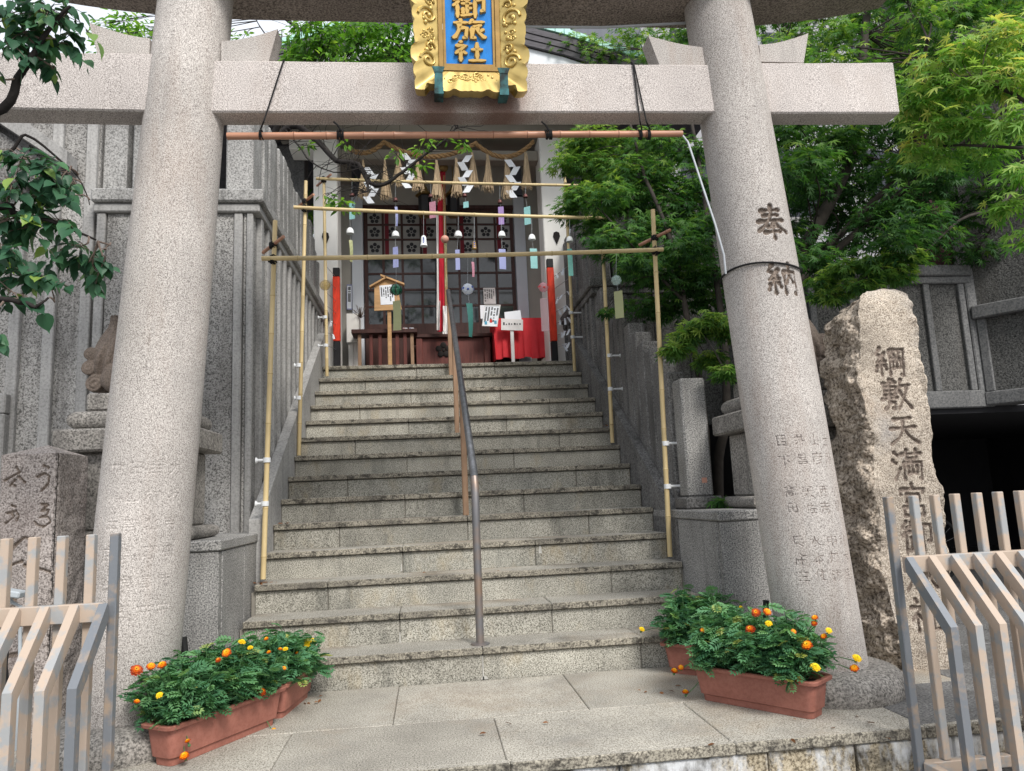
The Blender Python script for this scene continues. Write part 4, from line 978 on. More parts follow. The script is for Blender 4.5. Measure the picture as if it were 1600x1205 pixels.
# gable roof over the hall
rf = [(-3.0, 5.72), (-2.4, 5.85), (-1.6, 6.08), (-.8, 6.4), (.2, 6.83), (.7, 6.6), (1.18, 6.42), (1.6, 6.32), (2.2, 6.12), (2.9, 5.95), (3.6, 5.84)]
def slab(m, d0, d1, y0, y1):
    up = [(x, z + d1) for x, z in rf]; lo = [(x, z + d0) for x, z in rf][::-1]
    n = len(rf)
    for i in range(n - 1):
        q = [(rf[i][0], rf[i][1] + d0), (rf[i + 1][0], rf[i + 1][1] + d0), (rf[i + 1][0], rf[i + 1][1] + d1), (rf[i][0], rf[i][1] + d1)]
        m.add([(x, y, z) for y in (y0, y1) for x, z in q], [(0, 1, 2, 3), (7, 6, 5, 4), (0, 4, 5, 1), (3, 2, 6, 7)] + ([(0, 3, 7, 4)] if i == 0 else []) + ([(1, 5, 6, 2)] if i == n - 2 else []))
roof = one('roof', 'slate', sh, lambda m: slab(m, -.12, .0, 3.4, 8.5))
for k in range(3): one('slate_course', 'slate', roof, lambda m: slab(m, -.235 + .075 * k, -.165 + .075 * k, 3.37 - .012 * k, 3.4 - .0005))
for i in range(len(rf) - 1):
    for u in range(4):
        a, b_ = Vector((rf[i][0], 0, rf[i][1])).lerp(Vector((rf[i + 1][0], 0, rf[i + 1][1])), u / 4 + .01), Vector((rf[i][0], 0, rf[i][1])).lerp(Vector((rf[i + 1][0], 0, rf[i + 1][1])), (u + 1) / 4 - .01)
        one('copper_tile', 'copper_green', roof, lambda m: m.add([(p.x, y, p.z + d) for y in (3.33, 3.52) for p, d in ((a, .002), (b_, .002), (b_, .075), (a, .085))], [(0, 1, 2, 3), (7, 6, 5, 4), (0, 4, 5, 1), (3, 2, 6, 7), (0, 3, 7, 4), (1, 5, 6, 2)]))
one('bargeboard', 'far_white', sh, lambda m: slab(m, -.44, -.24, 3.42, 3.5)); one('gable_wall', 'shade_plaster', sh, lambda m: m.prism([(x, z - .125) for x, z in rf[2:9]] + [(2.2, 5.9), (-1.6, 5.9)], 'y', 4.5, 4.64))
for x in (-1.3, 1.62):
    zc_ = atY(865, 371, 4.6).z
    one('emblem', 'bark', sh, lambda m: m.prism([(x + u, zc_ + v) for u, v in ((0, .075), (.035, .06), (.045, .01), (.022, -.05), (0, -.1), (-.022, -.05), (-.045, .01), (-.035, .06))], 'y', 4.585, 4.599))

# rope, tassels and paper streamers
sm = thing('sacred_rope', (.3, 4.55, 5.5), 'twisted straw rope with straw tassels and white zigzag paper strips under the shrine eave', 'rope')
anch = [(545, 232), (600, 222), (743, 224), (834, 221)]
def swag(a, b, dip):
    A, B = atY(*a, 4.5), atY(*b, 4.5); L = (B - A).length
    return lambda u: A.lerp(B, u) - Vector((0, 0, dip * 4 * u * (1 - u)))
for a, b, dp in ((anch[0], anch[1], .1), (anch[1], anch[2], .19), (anch[2], anch[3], .2)):
    f_ = swag(a, b, dp)
    def tw(m):
        for s in range(3):
            pts = []
            for i in range(60):
                u = i / 59; an = u * 34 * (Vector(f_(1)) - Vector(f_(0))).length / 1.0 + s * 2.094; pts.append(f_(u) + Vector((0, math.cos(an), math.sin(an))) * .017)
            m.tube(pts, .017, 6)
    one('rope', 'rope', sm, tw, smooth=True)
def tassel(px, y0, y1):
    a, b = atY(px, y0, 4.48), atY(px, y1, 4.48); L = (a - b).length
    def f_(m):
        m.lathe(b, [(.045, .02), (.042, L * .25), (.03, L * .6), (.014, L * .85), (.01, L)], 8, caps=False)
        for k in range(80):
            an = rnd.uniform(0, 6.28); q = rnd.uniform(.2, 1); e = rnd.uniform(-.03, .03)
            m.tube([a, a.lerp(b, .35) + Vector((math.cos(an), math.sin(an), 0)) * .03 * q, b + Vector((math.cos(an) * (.07 * q + .012) + rnd.gauss(0, .008), math.sin(an) * .07 * q, e + rnd.gauss(0, .012)))], [.003, .0042, .003], 4)
    one('straw_tassel', 'straw', sm, f_)
for px, y0, y1 in ((568, 250, 308), (602, 250, 309), (623, 240, 289), (653, 248, 296), (683, 250, 309), (714, 247, 304), (739, 238, 290), (763, 241, 297), (793, 246, 309), (823, 238, 293)): tassel(px, y0, y1)
def shide(px, y0, y1, s):
    a, b = atY(px, y0, 4.44), atY(px, y1, 4.44); L = a.z - b.z; n = 5; wd = .085
    def f_(m):
        for k in range(n):
            zt_, zb_ = a.z - L * k / n, a.z - L * (k + 1) / n + .004; x = a.x + (.028 if k % 2 else -.028) * s; sk = .03 * (1 if k % 2 else -1) * s; dy = .02 * (k % 2)
            q = [(x - wd / 2 + sk, a.y - dy, zt_), (x + wd / 2 + sk, a.y - .012 - dy, zt_), (x + wd / 2 - sk, a.y - .02 + dy, zb_), (x - wd / 2 - sk, a.y - .008 + dy, zb_)]
            m.add(q + [(u[0], u[1] + .0015, u[2]) for u in q], [(3, 2, 1, 0), (4, 5, 6, 7), (0, 1, 5, 4), (1, 2, 6, 5), (2, 3, 7, 6), (3, 0, 4, 7)])
    one('paper_streamer', 'white_paper', sm, f_)
shide(579, 262, 319, 1); shide(637, 240, 295, 1); shide(726, 243, 302, -1); shide(800, 250, 310, 1)
t = thing('bell_rope', atY(691, 520, 4.95), 'red, white and green cloth bell rope hanging before the shrine doors', 'bell rope')
def strip_(m, px0, px1, y0, y1, Y, wv):
    n = 14; vs_ = []
    for i in range(n + 1):
        u = i / n; l, r_ = atY(px0 + wv * u, y0 + (y1 - y0) * u, Y), atY(px1 + wv * u, y0 + (y1 - y0) * u, Y)
        for k in range(5): p = l.lerp(r_, k / 4); vs_.append((p.x, p.y + .015 * math.sin(k * 2.2 + i * .3), p.z))
    fs = [(i * 5 + k, i * 5 + k + 1, i * 5 + 6 + k, i * 5 + 5 + k) for i in range(n) for k in range(4)]; m.add(vs_, fs); m.add([(x, y + .012, z) for x, y, z in vs_], [f[::-1] for f in fs])
one('cloth', 'cloth_red', t, lambda m: strip_(m, 684, 696, 268, 518, 4.95, -1)); one('cloth', 'cloth_white', t, lambda m: strip_(m, 681.5, 685, 330, 516, 4.93, 1)); one('cloth', 'cloth_white', t, lambda m: strip_(m, 686.5, 688, 470, 516, 4.91, -1))
one('cloth', 'cloth_green', t, lambda m: strip_(m, 694, 697.5, 380, 450, 4.93, 1.5))
one('rope', 'rope', t, lambda m: m.tube([atY(693, 275, 4.97), atY(696, 400, 4.95), atY(697.5, 478, 4.94)], .021, 10), smooth=True)
one('fringe', 'cloth_white', t, lambda m: (strip_(m, 692, 700.5, 478, 518, 4.9, .5), [m.tube([atY(692 + k, 518, 4.9), atY(692 + k + rnd.uniform(-.6, .6), 522, 4.9)], .005, 4) for k in range(9)]))
one('bell', 'brass_bell', t, lambda m: m.ball(atY(693, 262, 5.0), .062, 14, 9), smooth=True)
for px in (664, 709):
    t = thing('hanging_lantern', atY(px, 325, 5.2), 'dark bronze hanging lantern %s the bell rope' % ('left of' if px < 690 else 'right of'), 'lantern')
    c = atY(px, 335, 5.2); z1 = atY(px, 285, 5.2).z - c.z
    one('body', 'black_paint', t, lambda m: m.lathe(c, [(.05, 0), (.085, .02), (.085, z1 * .55), (.075, z1 * .56)], 6)); one('roof', 'dull_gold', t, lambda m: m.lathe(c, [(.13, z1 * .57), (.115, z1 * .62), (.05, z1 * .75), (.02, z1 * .9)], 6))
    one('rim', 'dull_gold', t, lambda m: m.lathe(c, [(.09, -.03), (.09, -.002)], 6)); one('chain', 'dull_gold', t, lambda m: m.tube([c + Vector((0, 0, z1 * .88)), c + Vector((0, 0, z1 + .3))], .006, 5))

# furniture before the doors
t = thing('offering_box', (.26, 5.2, FL), 'dark wooden offering box with a carved plum crest, at the centre of the shrine', 'offering box')
x0, x1 = atY(650, 540, 5.2).x, atY(766, 540, 5.2).x; zt_ = atY(700, 522, 5.2).z
S_('body', 'red_wood', (x0 + .06, 5.225, FL), (x1 - .06, 5.6, zt_ - .05), .004, t); S_('lid', 'dark_wood', (x0 - .05, 5.17, zt_ - .048), (x1 + .05, 5.66, zt_), .008, t)
for x in (x0, x1 - .085): S_('corner_post', 'red_wood', (x, 5.19, FL), (x + .085, 5.62, zt_ - .05), .006, t)
cc = atY(693, 547, 5.22)
for k in range(5): an = R(90 + 72 * k); one('crest_petal', 'bark', t, lambda m: m.lathe((cc.x + .066 * math.cos(an), 5.2245, cc.z + .066 * math.sin(an)), [(.042, 0), (.04, .014), (.028, .022), (.01, .024)], 14, axis=Matrix.Rotation(R(90), 3, 'X')), smooth=True)
one('crest_centre', 'bark', t, lambda m: m.lathe((cc.x, 5.2245, cc.z), [(.024, 0), (.02, .016), (.008, .02)], 12, axis=Matrix.Rotation(R(90), 3, 'X')), smooth=True)
t = thing('slatted_table', atY(600, 545, 5.1), 'dark red slatted wooden table left of the offering box', 'table')
a, b_ = atY(549, 517, 5.0), atY(652, 517, 5.0)
S_('top', 'dark_wood', (a.x, 4.98, a.z - .04), (b_.x, 5.3, a.z + .015), .006, t)
for i, px in enumerate((562, 580, 594, 608, 621, 633, 644)):
    p = atY(px, 540, 5.05); S_('slat', 'red_wood' if i % 3 else 'brown_post', (p.x - .022, 5.03, FL), (p.x + .022, 5.06, a.z - .042), .003, t)
S_('back_rail', 'dark_wood', (a.x + .06, 5.2, FL + .1), (b_.x - .06, 5.23, FL + .2), .003, t)
for px, c_ in ((633, 'red_ink'), (643, 'cobalt_print')):
    p = atY(px, 513, 5.1); t2 = thing('small_box', p, 'tiny white and %s matchbox on the slatted table' % ('pink' if px == 633 else 'blue'), 'box'); S_('sleeve', 'white_paper', (p.x - .03, 5.08, a.z + .016), (p.x + .03, 5.12, a.z + .045), .002, t2); S_('print', c_, (p.x - .028, 5.078, a.z + .02), (p.x - .005, 5.0795, a.z + .04), 0, t2)
t = thing('wooden_notice_board', atY(605, 515, 4.85), 'house-shaped pale wooden notice board with a white sheet, on a stake', 'notice board')
Yb = 4.85; q = lambda px, py: (atY(px, py, Yb).x, atY(px, py, Yb).z)
one('board', 'pale_wood', t, lambda m: m.prism([q(585, 486), q(585, 446), q(603, 437), q(620, 443), q(628, 484)], 'y', Yb - .012, Yb + .012))
for a, b_ in (((578, 451), (604, 436)), ((595, 433), (632, 447))):
    A, B = atY(*a, Yb), atY(*b_, Yb); one('roof_board', 'pale_wood', t, lambda m: m.prism([(A.x, A.z), (B.x, B.z), (B.x, B.z + .022), (A.x, A.z + .022)], 'y', Yb - .06, Yb + .04))
S_('stake', 'pale_wood', (q(605, 487)[0], Yb + .013, FL), (q(611, 487)[0], Yb + .045, q(605, 445)[1]), .003, t)
one('sheet', 'white_paper', t, lambda m: m.prism([q(593, 447), q(615, 445), q(617, 476), q(595, 477)], 'y', Yb - .0165, Yb - .0125))
def lines(m, quad_, n, ln, Y):
    (ax, az), (bx, bz), (cx_, cz_), (dx_, dz_) = quad_
    for k in range(n):
        u = (k + .8) / (n + .6); tx, tz = ax + (bx - ax) * u, az + (bz - az) * u; ex, ez = dx_ + (cx_ - dx_) * u, dz_ + (cz_ - dz_) * u
        v0, v1 = .1, .1 + ln * rnd.uniform(.55, 1); g = 14
        for j in range(g):
            if rnd.random() < .8:
                va, vb = v0 + (v1 - v0) * j / g, v0 + (v1 - v0) * (j + .72) / g; wd = abs(bx - ax) / n * .26
                p0 = (tx + (ex - tx) * va, tz + (ez - tz) * va); p1 = (tx + (ex - tx) * vb, tz + (ez - tz) * vb); m.add([(p0[0] - wd, Y, p0[1]), (p0[0] + wd, Y, p0[1]), (p1[0] + wd, Y, p1[1]), (p1[0] - wd, Y, p1[1])], [(3, 2, 1, 0)])
one('lettering', 'ink', t, lambda m: lines(m, [q(593, 447), q(615, 445), q(617, 476), q(595, 477)], 6, .8, Yb - .018))
t = thing('cloth_table', atY(812, 545, 5.0), 'table draped with a bright red cloth, right of the offering box', 'table')
Yc = 4.98; c0, c1 = atY(770, 498, Yc), atY(848, 498, Yc); zb_ = atY(810, 560, Yc).z
def drape(m):
    n = 40; vs_ = []
    x0, x1, y0, y1 = c0.x, c1.x, Yc, Yc + .5; per = [(x0 + (x1 - x0) * i / n, y0) for i in range(n + 1)]
    per = [(x0, y1)] + [(x0, y0 + .2)] + per + [(x1, y0 + .2), (x1, y1)]
    for j in range(7):
        for i, (x, y) in enumerate(per): f_ = j / 6; vs_.append((x + .02 * f_ * math.sin(i * 1.1), y - .028 * f_ * (1 + math.sin(i * .75)) * .7, c0.z - (c0.z - zb_) * f_ - .012 * f_ * math.sin(i * .4)))
    k = len(per); m.add(vs_, [(j * k + i, (j + 1) * k + i, (j + 1) * k + i + 1, j * k + i + 1) for j in range(6) for i in range(k - 1)]); m.box((x0, y0, c0.z - .02), (x1, y1, c0.z + .002))
one('cloth', 'red_cloth', t, drape, smooth=60)
for x in (c0.x + .06, c1.x - .06): S_('leg', 'dark_wood', (x - .025, Yc + .06, FL), (x + .025, Yc + .11, zb_ + .3), 0, t)
def sheet(name, label, cat, quad_px, Y, th=.006, mat='white_paper', text=0, edge=None, stake=None, colored=False):
    t = thing(name, atY(*quad_px[3], Y), label, cat); Q = [(atY(*p, Y).x, atY(*p, Y).z) for p in quad_px]
    one('sheet', mat, t, lambda m: m.prism(Q, 'y', Y - th, Y))
    if text: one('lettering', 'ink', t, lambda m: lines(m, Q, text, .78, Y - th - .0015))
    if colored:
        for px, py, c_ in ((767, 502, 'red_ink'), (759, 505, 'blue_ink'), (774, 504, 'blue_ink')): p = atY(px, py, Y); one('seal', c_, t, lambda m: m.box((p.x - .016, Y - th - .003, p.z - .022), (p.x + .016, Y - th - .0005, p.z + .022)))
    if edge:
        e = MB(); cen = (sum(x for x, _ in Q) / 4, sum(z for _, z in Q) / 4)
        for i in range(4):
            A, B = Q[i], Q[(i + 1) % 4]; I = lambda p: (p[0] + (cen[0] - p[0]) * .09, p[1] + (cen[1] - p[1]) * .07); e.prism([A, B, I(B), I(A)], 'y', Y - th - .008, Y - th - .0005)
        e.build('frame', edge, t, recalc=True)
    if stake: p = atY(*stake, Y); one('stake', 'cloth_white', t, lambda m: m.box((p.x - .022, Y + .001, FL), (p.x + .022, Y + .03, p.z + .05), .004))
    return t
sheet('framed_notice', 'white framed certificate with coloured seals, left of the red cloth table', 'notice', [(757, 477), (782, 477), (777, 511), (753, 510)], 4.9, .012, text=5, edge='cloth_white', colored=True)
sheet('paper_notice', 'pale paper notice with columns of writing taped to the lattice door', 'notice', [(755, 450), (773.5, 450), (775, 475), (756, 475)], 5.66, .003, 'cloth_white', 5)
sheet('paper_notice', 'plain white sheet half hidden behind the framed certificate', 'notice', [(750, 477), (760, 477), (759, 498), (751, 498)], 5.3, .003)
sheet('paper_notice', 'two white sheets standing above the small sign on the red table', 'notice', [(788, 488), (813, 485), (815, 500), (789, 501)], 4.93, .004)
tq = sheet('stake_sign', 'small weathered white sign on a white stake before the red cloth', 'sign', [(783, 498), (817, 500), (817, 517), (783, 516)], 4.86, .012, 'cloth_white', 0, None, (800, 517))
one('lettering', 'ink', tq, lambda m: [m.box((atY(786 + k * 4.2, 506, 4.86).x, 4.845, atY(786, 506, 4.86).z - .02), (atY(786 + k * 4.2, 506, 4.86).x + rnd.uniform(.01, .024), 4.8465, atY(786, 506, 4.86).z + rnd.uniform(-.006, .018))) for k in range(7)])
sheet('wall_label', 'narrow blue-edged name strip on the left wall of the shrine', 'label', [(542, 445), (550, 445), (550, 484), (542, 484)], 5.68, .003, 'white_paper', 1, 'strip_lilac')
for px0, px1, yt, yb, lab, xp in ((520, 529, 418, 566, 'left', 1), (858, 866.5, 404, 565, 'right', -1)):
    Y = 4.42; t = thing('striped_pole', atY(px0, 565, Y), 'vermilion pole with black ends standing before the %s white pillar' % lab, 'pole')
    zt_, z1, z0 = atY(px0, yt, Y).z, atY(px0, yt + 14, Y).z, atY(px0, 533, Y).z; xa, xb = atY(px0, 480, Y).x, atY(px1 + 2, 480, Y).x
    S_('shaft', 'vermilion', (xa, Y, z0), (xb, Y + .07, z1), .006, t); S_('top_end', 'black_paint', (xa + .002, Y + .002, z1 + .0005), (xb - .002, Y + .068, zt_), .006, t); S_('foot_end', 'black_paint', (xa + .002, Y + .002, FL), (xb - .002, Y + .068, z0 - .0005), .006, t)
    t2 = thing('fortune_rack', atY(px0 + 20 * xp, 480, 4.2), 'thin wires with knotted white paper fortunes beside the %s vermilion pole' % lab, 'rack')
    e0, e1 = (atY(524, 430, Y), atY(508, 430, 3.6)) if xp > 0 else (atY(866, 430, Y), atY(890, 430, 3.6))
    for k in range(7):
        z = e0.z - .02 - .15 * k; one('wire', 'rail_metal', t2, lambda m: m.tube([(e0.x, e0.y, z), (e1.x, e1.y, z - .12)], .003, 4))
        for u in ([.25, .5, .75] if xp < 0 else ([.4] if k in (1, 4, 5) else [])):
            p = Vector((e0.x, e0.y, z)).lerp(Vector((e1.x, e1.y, z - .12)), u + rnd.uniform(-.1, .1)); v = Vector((rnd.uniform(-.05, .05), -.01, rnd.uniform(-.07, -.03)))
            if k in (0, 2, 3, 4, 5, 6): one('paper_fortune', 'white_paper', t2, lambda m: m.add([p + Vector((-.012, -.004, .015)), p + Vector((.012, -.004, .012)), p + v + Vector((.014, -.006, 0)), p + v + Vector((-.012, -.004, -.006))], [(3, 2, 1, 0), (0, 1, 2, 3)]))
t = thing('plaster_cabinet', atY(560, 520, 5.2), 'cream plaster box with twigs on it, left of the slatted table', 'cabinet')
a, b_ = atY(541, 490, 5.3), atY(561, 535, 5.3); S_('box', 'plaster', (a.x, 5.3, b_.z), (b_.x, 5.68, a.z), .006, t); S_('leg', 'plaster', (a.x + .02, 5.34, FL), (a.x + .08, 5.4, b_.z), .003, t); S_('leg', 'plaster', (b_.x - .08, 5.34, FL), (b_.x - .02, 5.4, b_.z), .003, t)
one('twigs', 'twig', t, lambda m: [m.tube([atY(564, 497, 5.35), atY(564 + rnd.uniform(-14, 8), 480 + rnd.uniform(-6, 14), 5.3 + rnd.uniform(-.1, .1))], .004, 4) for k in range(22)])
# ---------------------------------------------------------------- pedestals and lion dogs
def rounded_slab(m, x0, x1, y0, y1, z0, z1, n=6):
    h = (z1 - z0) / 2; vs_ = []; fs = []
    prof = [(h - h * math.cos(a), h * (1 + math.sin(a))) for a in np.linspace(-math.pi / 2, math.pi / 2, 9)]
    for ins, dz in prof:
        i = h * .0 + (h - math.sqrt(max(0, h * h - (dz - h) ** 2)))
        vs_ += [(x0 + i, y0 + i, z0 + dz), (x1 - i, y0 + i, z0 + dz), (x1 - i, y1 - i, z0 + dz), (x0 + i, y1 - i, z0 + dz)]
    for k in range(8):
        for e in range(4): fs.append((k * 4 + e, k * 4 + (e + 1) % 4, k * 4 + 4 + (e + 1) % 4, k * 4 + 4 + e))
    fs += [(3, 2, 1, 0), (32, 33, 34, 35)]; m.add(vs_, fs)
def pedestal(x0, x1, label, text):
    t = thing('stone_pedestal', ((x0 + x1) / 2, .2, .886), label, 'pedestal'); z = .887 if x0 > 0 else .861
    one('foot', 'pedestal_stone', t, lambda m: rounded_slab(m, x0 + .005, x1 - .005, -.05, .47, z, z + .075), smooth=40)
    c = one('shaft', 'pedestal_stone', t, lambda m: m.box((x0 + .08, -.005, z + .076), (x1 - .08, .42, 1.372), .012))
    V1, F1 = lettering(text, lambda u, v, w_: (u, -.005 + .008 - w_ * .012, v)); carve(c, V1, F1, 'carved')
    one('top_slab', 'pedestal_stone', t, lambda m: m.box((x0, -.085, 1.373), (x1, .5, 1.502), .012))
    one('cushion', 'pedestal_stone', t, lambda m: rounded_slab(m, x0 + .055, x1 - .055, -.035, .45, 1.503, 1.61), smooth=40)
    one('block', 'pedestal_stone', t, lambda m: m.box((x0 + .13, .02, 1.611), (x1 - .13, .4, 1.715), .012))
pedestal(-2.165, -1.405, 'stone lion dog pedestal with an overhanging slab, behind the left torii pillar', [('講', .1, -1.62, 1.26, .01), ('中', .1, -1.62, 1.12, .01)])
pedestal(1.85, 2.6, 'stone pedestal with carved characters, behind the right torii pillar', [('第', .085, 2.0, 1.28, .008), ('一', .085, 2.0, 1.17, .008), ('二', .085, 2.0, 1.06, .008), ('大', .07, 2.1, 1.28, .006), ('阪', .07, 2.1, 1.19, .006), ('市', .07, 2.1, 1.1, .006)])
def lion(cx, s, label):
    m = MB(); Z = 1.715; P_ = lambda x, y, z: Vector((cx + s * x, .21 + y, Z + z))
    B = lambda x, y, z, r_, sc=(1, 1, 1): m.ball(P_(x, y, z), r_, 16, 12, sc=sc)
    B(-.1, 0, .13, .135, (1.05, .95, .95)); B(-.02, 0, .2, .13, (1, .85, 1.1)); B(.07, 0, .28, .125, (.95, .9, 1.1)); B(.1, 0, .4, .1)
    for e in (-1, 1):
        B(-.1, e * .085, .1, .1, (1.15, .6, 1)); m.tube([P_(-.02, e * .1, .05), P_(.06, e * .105, .025)], [.045, .035], 10)
        m.tube([P_(.09, e * .07, .3), P_(.13, e * .075, .16), P_(.135, e * .075, .02)], [.055, .042, .036], 10); B(.155, e * .075, .022, .042, (1.2, .9, .6))
        B(.115, e * .105, .47, .032, (.6, 1, 1.2)); B(.2, e * .055, .455, .02)
    B(.13, 0, .45, .105, (1, .95, .95)); B(.205, 0, .42, .07, (1, .95, .8)); B(.215, 0, .385, .055, (1, .9, .6)); B(.265, 0, .445, .022)
    for k in range(26):                       # mane of curls round the back of the head
        a = rnd.uniform(-1.2, 1.2); h_ = rnd.uniform(.24, .53); q = .115 + rnd.uniform(-.01, .015)
        B(.09 - q * math.cos(a) * .9 + (h_ - .4) * .15, q * math.sin(a), h_, rnd.uniform(.02, .032))
    B(-.2, 0, .16, .085, (.75, 1, 1.2)); B(-.2, 0, .28, .07, (.7, 1, 1.5)); B(-.18, 0, .38, .045, (.7, 1, 1.5))
    for k in range(22):                       # flame tail: strands sweep up a full body to one tip
        a = 2 * math.pi * k / 22; kk = 1 + .12 * math.sin(k * 2.4); tip = Vector((-.165 + .02 * math.cos(a), .02 * math.sin(a), .5 - .03 * (k % 3)))
        pts = [Vector((-.2, 0, .06)).lerp(tip, u) + Vector((math.cos(a + .9 * u), math.sin(a + .9 * u), 0)) * (.088 * kk * math.sin(min(1, u * 1.05 + .12) * 2.95)) for u in np.linspace(0, 1, 12)]
        m.tube([P_(*p) for p in pts], [.007 + .0125 * math.sin(min(1, u + .1) * 2.9) for u in np.linspace(0, 1, 12)], 8)
    for e in (-1, 1):                         # spiral curls down both flanks of the tail
        for xx, zz, r0 in ((-.25, .07, .055), (-.285, .165, .045), (-.28, .25, .038), (-.17, .075, .042), (-.2, .17, .035)):
            B(xx, e * .055, zz, r0 * .9, (1, .55, 1))
            pts = [P_(xx + r0 * (1 - .88 * i / 26) * math.cos(i * .52), e * (.075 + .012 * i / 26), zz + r0 * (1 - .88 * i / 26) * math.sin(i * .52)) for i in range(27)]
            m.tube(pts, [.0105 * (1 - .35 * i / 26) for i in range(27)], 6)
    o = m.build('lion_dog_statue', 'lion_stone', None, label=label, cat='statue')
    md = o.modifiers.new('r', 'REMESH'); md.mode = 'VOXEL'; md.voxel_size = .0058; md.use_smooth_shade = True
    bpy.context.view_layer.update(); me = bpy.data.meshes.new_from_object(o.evaluated_get(bpy.context.evaluated_depsgraph_get()))
    o.modifiers.clear(); o.data = me; me.polygons.foreach_set('use_smooth', [True] * len(me.polygons))
    if not me.materials: me.materials.append(MATS['lion_stone'])
lion(-1.79, 1, 'brown stone lion dog with a curled flame tail, partly behind the left pillar')
lion(2.24, -1, 'dark stone lion dog glimpsed between the right pillar and the tall inscribed rock')

# ---------------------------------------------------------------- inscribed rock and cursive stone
YM_ = -.5
TBL = [(1056, 1352, 1418, 1492), (1000, 1343, 1404, 1487), (950, 1333, 1394, 1484), (894, 1325, 1378, 1483), (850, 1321, 1375, 1480), (790, 1315, 1373, 1471), (730, 1309, 1366, 1463), (680, 1305, 1362, 1456), (614, 1301, 1350, 1447), (560, 1298, 1343, 1438), (500, 1297, 1339, 1430), (478, 1306, 1343, 1425), (462, 1326, 1350, 1416), (450, 1352, 1366, 1400)]
rows = []
for py, l, f_, r_ in TBL:
    rows.append((atY(f_, py, YM_).z, atY(l, py, -.24).x, atY(f_, py, YM_).x, atY(r_, py, YM_).x))
rows.sort(); zz = np.array([r_[0] for r_ in rows])
CH = [('綱', 1390, 566), ('敷', 1401, 617), ('天', 1412, 672), ('満', 1419, 727), ('宮', 1427, 783), ('御', 1433, 840), ('旅', 1440, 900), ('社', 1447, 962)]
mid = [atY(px, py, YM_) for _, px, py in CH]
NR, NA = 480, 190
frac = [.55, .1, .11, .07, .08, .03, .03, .03]; cum = np.cumsum([0] + frac)
zs = np.linspace(-.03, rows[-1][0], NR); base = []; nn_ = []; side = []
for iz, z in enumerate(zs):
    l, f_, r_ = (float(np.interp(z, zz, [q[k] for q in rows])) for k in (1, 2, 3))
    r_ += .018 * noise.fractal((z * 5, 2.2, 0), 1, 2, 4); f_ += .03 * noise.fractal((z * 3.5, 7.1, 0), 1, 2, 4); l += .03 * noise.fractal((z * 4, 4.4, 0), 1, 2, 4)
    top = max(0, (z - (rows[-1][0] - .1)) / .1); dp = 1 - .55 * top ** 2; fy = YM_ + .045 * top ** 2
    ring = [(r_, fy), (f_, fy), (f_ + (l - f_) * .55, fy + .06), (l, -.24), (l + .06, -.24 + .16 * dp), (r_ - .04, -.24 + .2 * dp), (r_ + .02, -.24 + .08 * dp), (r_ + .012, fy + .04)]
    P2 = [Vector((*p, 0)) for p in ring] + [Vector((*ring[0], 0))]
    for ia in range(NA):
        u = ia / NA; k = min(int(np.searchsorted(cum, u, 'right') - 1), 7); e = (u - cum[k]) / frac[k]; p = P2[k].lerp(P2[k + 1], e)
        nn = (p - Vector(((l + r_) / 2, -.3, 0))).normalized(); q = Vector((p.x, p.y, z)); on = k == 0
        am = .007 + .02 * max(0, 1 - min(e, 1 - e) / .09) if on else (.05 if k in (1, 2, 3) else .022)
        d_ = noise.fractal(q * 6.5, 1.0, 2.1, 5) * am + abs(noise.noise(q * 17)) * am * .6
        if k in (1, 2, 3): d_ += .035 * noise.noise((q.x * 3, q.y * 3, q.z * 4.5)) + .02 * abs(noise.noise((q.x * 9, q.y * 9, q.z * 6)))
        if top > 0: d_ += .02 * noise.noise(q * 14) * top
        base.append((q.x + (0 if on else nn.x * d_), q.y + (-d_ if on else nn.y * d_), z + .02 * noise.noise(q * 9) * top)); side.append(k)
base = np.array(base); side = np.array(side)
D = np.where(side == 0, chisel([(ch, p.x, p.z, .19, .145) for (ch, _, _), p in zip(CH, mid)], base[:, 0].copy(), base[:, 2].copy()), 0)
base[:, 1] += D * .016; F_ = grid_faces(NR, NA)[:, ::-1]
mi = np.where(np.isin(side[F_[:, 0]], (0, 6, 7)), 0, 1); mi[D[F_].mean(1) > .3] = 2
rock = link('inscribed_rock', arr_mesh('inscribed_rock', base, F_, ['monument_stone', 'monument_bark', 'carved'], midx=mi, smooth=True), None, label='tall rough rock with large carved characters, right of the right pillar', cat='monument')
one('top', 'monument_stone', rock, lambda m: m.add([tuple(p) for p in base[-NA:]], [tuple(range(NA))[::-1]]))
bx = [(-2.215, -.46), (-1.935, -.475), (-1.935, -.14), (-2.215, -.12)]; cols = (84, 26, 10, 12); n1 = 280; vs_ = []; fr_ = []
for i in range(n1 + 1):
    z = -.03 + 1.37 * i / n1
    for e in range(4):
        for k in range(cols[e]):
            a, b_ = Vector((*bx[e], z)), Vector((*bx[(e + 1) % 4], z)); p = a.lerp(b_, k / cols[e]); ed = min(k / cols[e], 1 - k / cols[e])
            nn = Vector((b_.y - a.y, a.x - b_.x, 0)).normalized(); dd_ = noise.fractal(p * 16, 1, 2, 4) * (.004 if e == 0 else .007) - .01 * max(0, 1 - ed / .05)
            vs_.append(p + nn * dd_); fr_.append(e == 0)
base = np.array([tuple(p) for p in vs_]); fr_ = np.array(fr_); NN = sum(cols)
KC = [('う', -1.995, 1.215, .14, 0.115), ('ゑ', -1.99, 1.03, .13, 0.108), ('お', -2.14, 1.205, .15, 0.108), ('の', -2.145, 1.03, .13, 0.108), ('人', -2.08, .88, .17, 0.149), ('く', -2.11, .8, .18, 0.135), ('へ', -2.0, .76, .18, 0.135), ('し', -2.07, .55, .2, 0.135), ('ろ', -2.06, .3, .2, 0.135)]
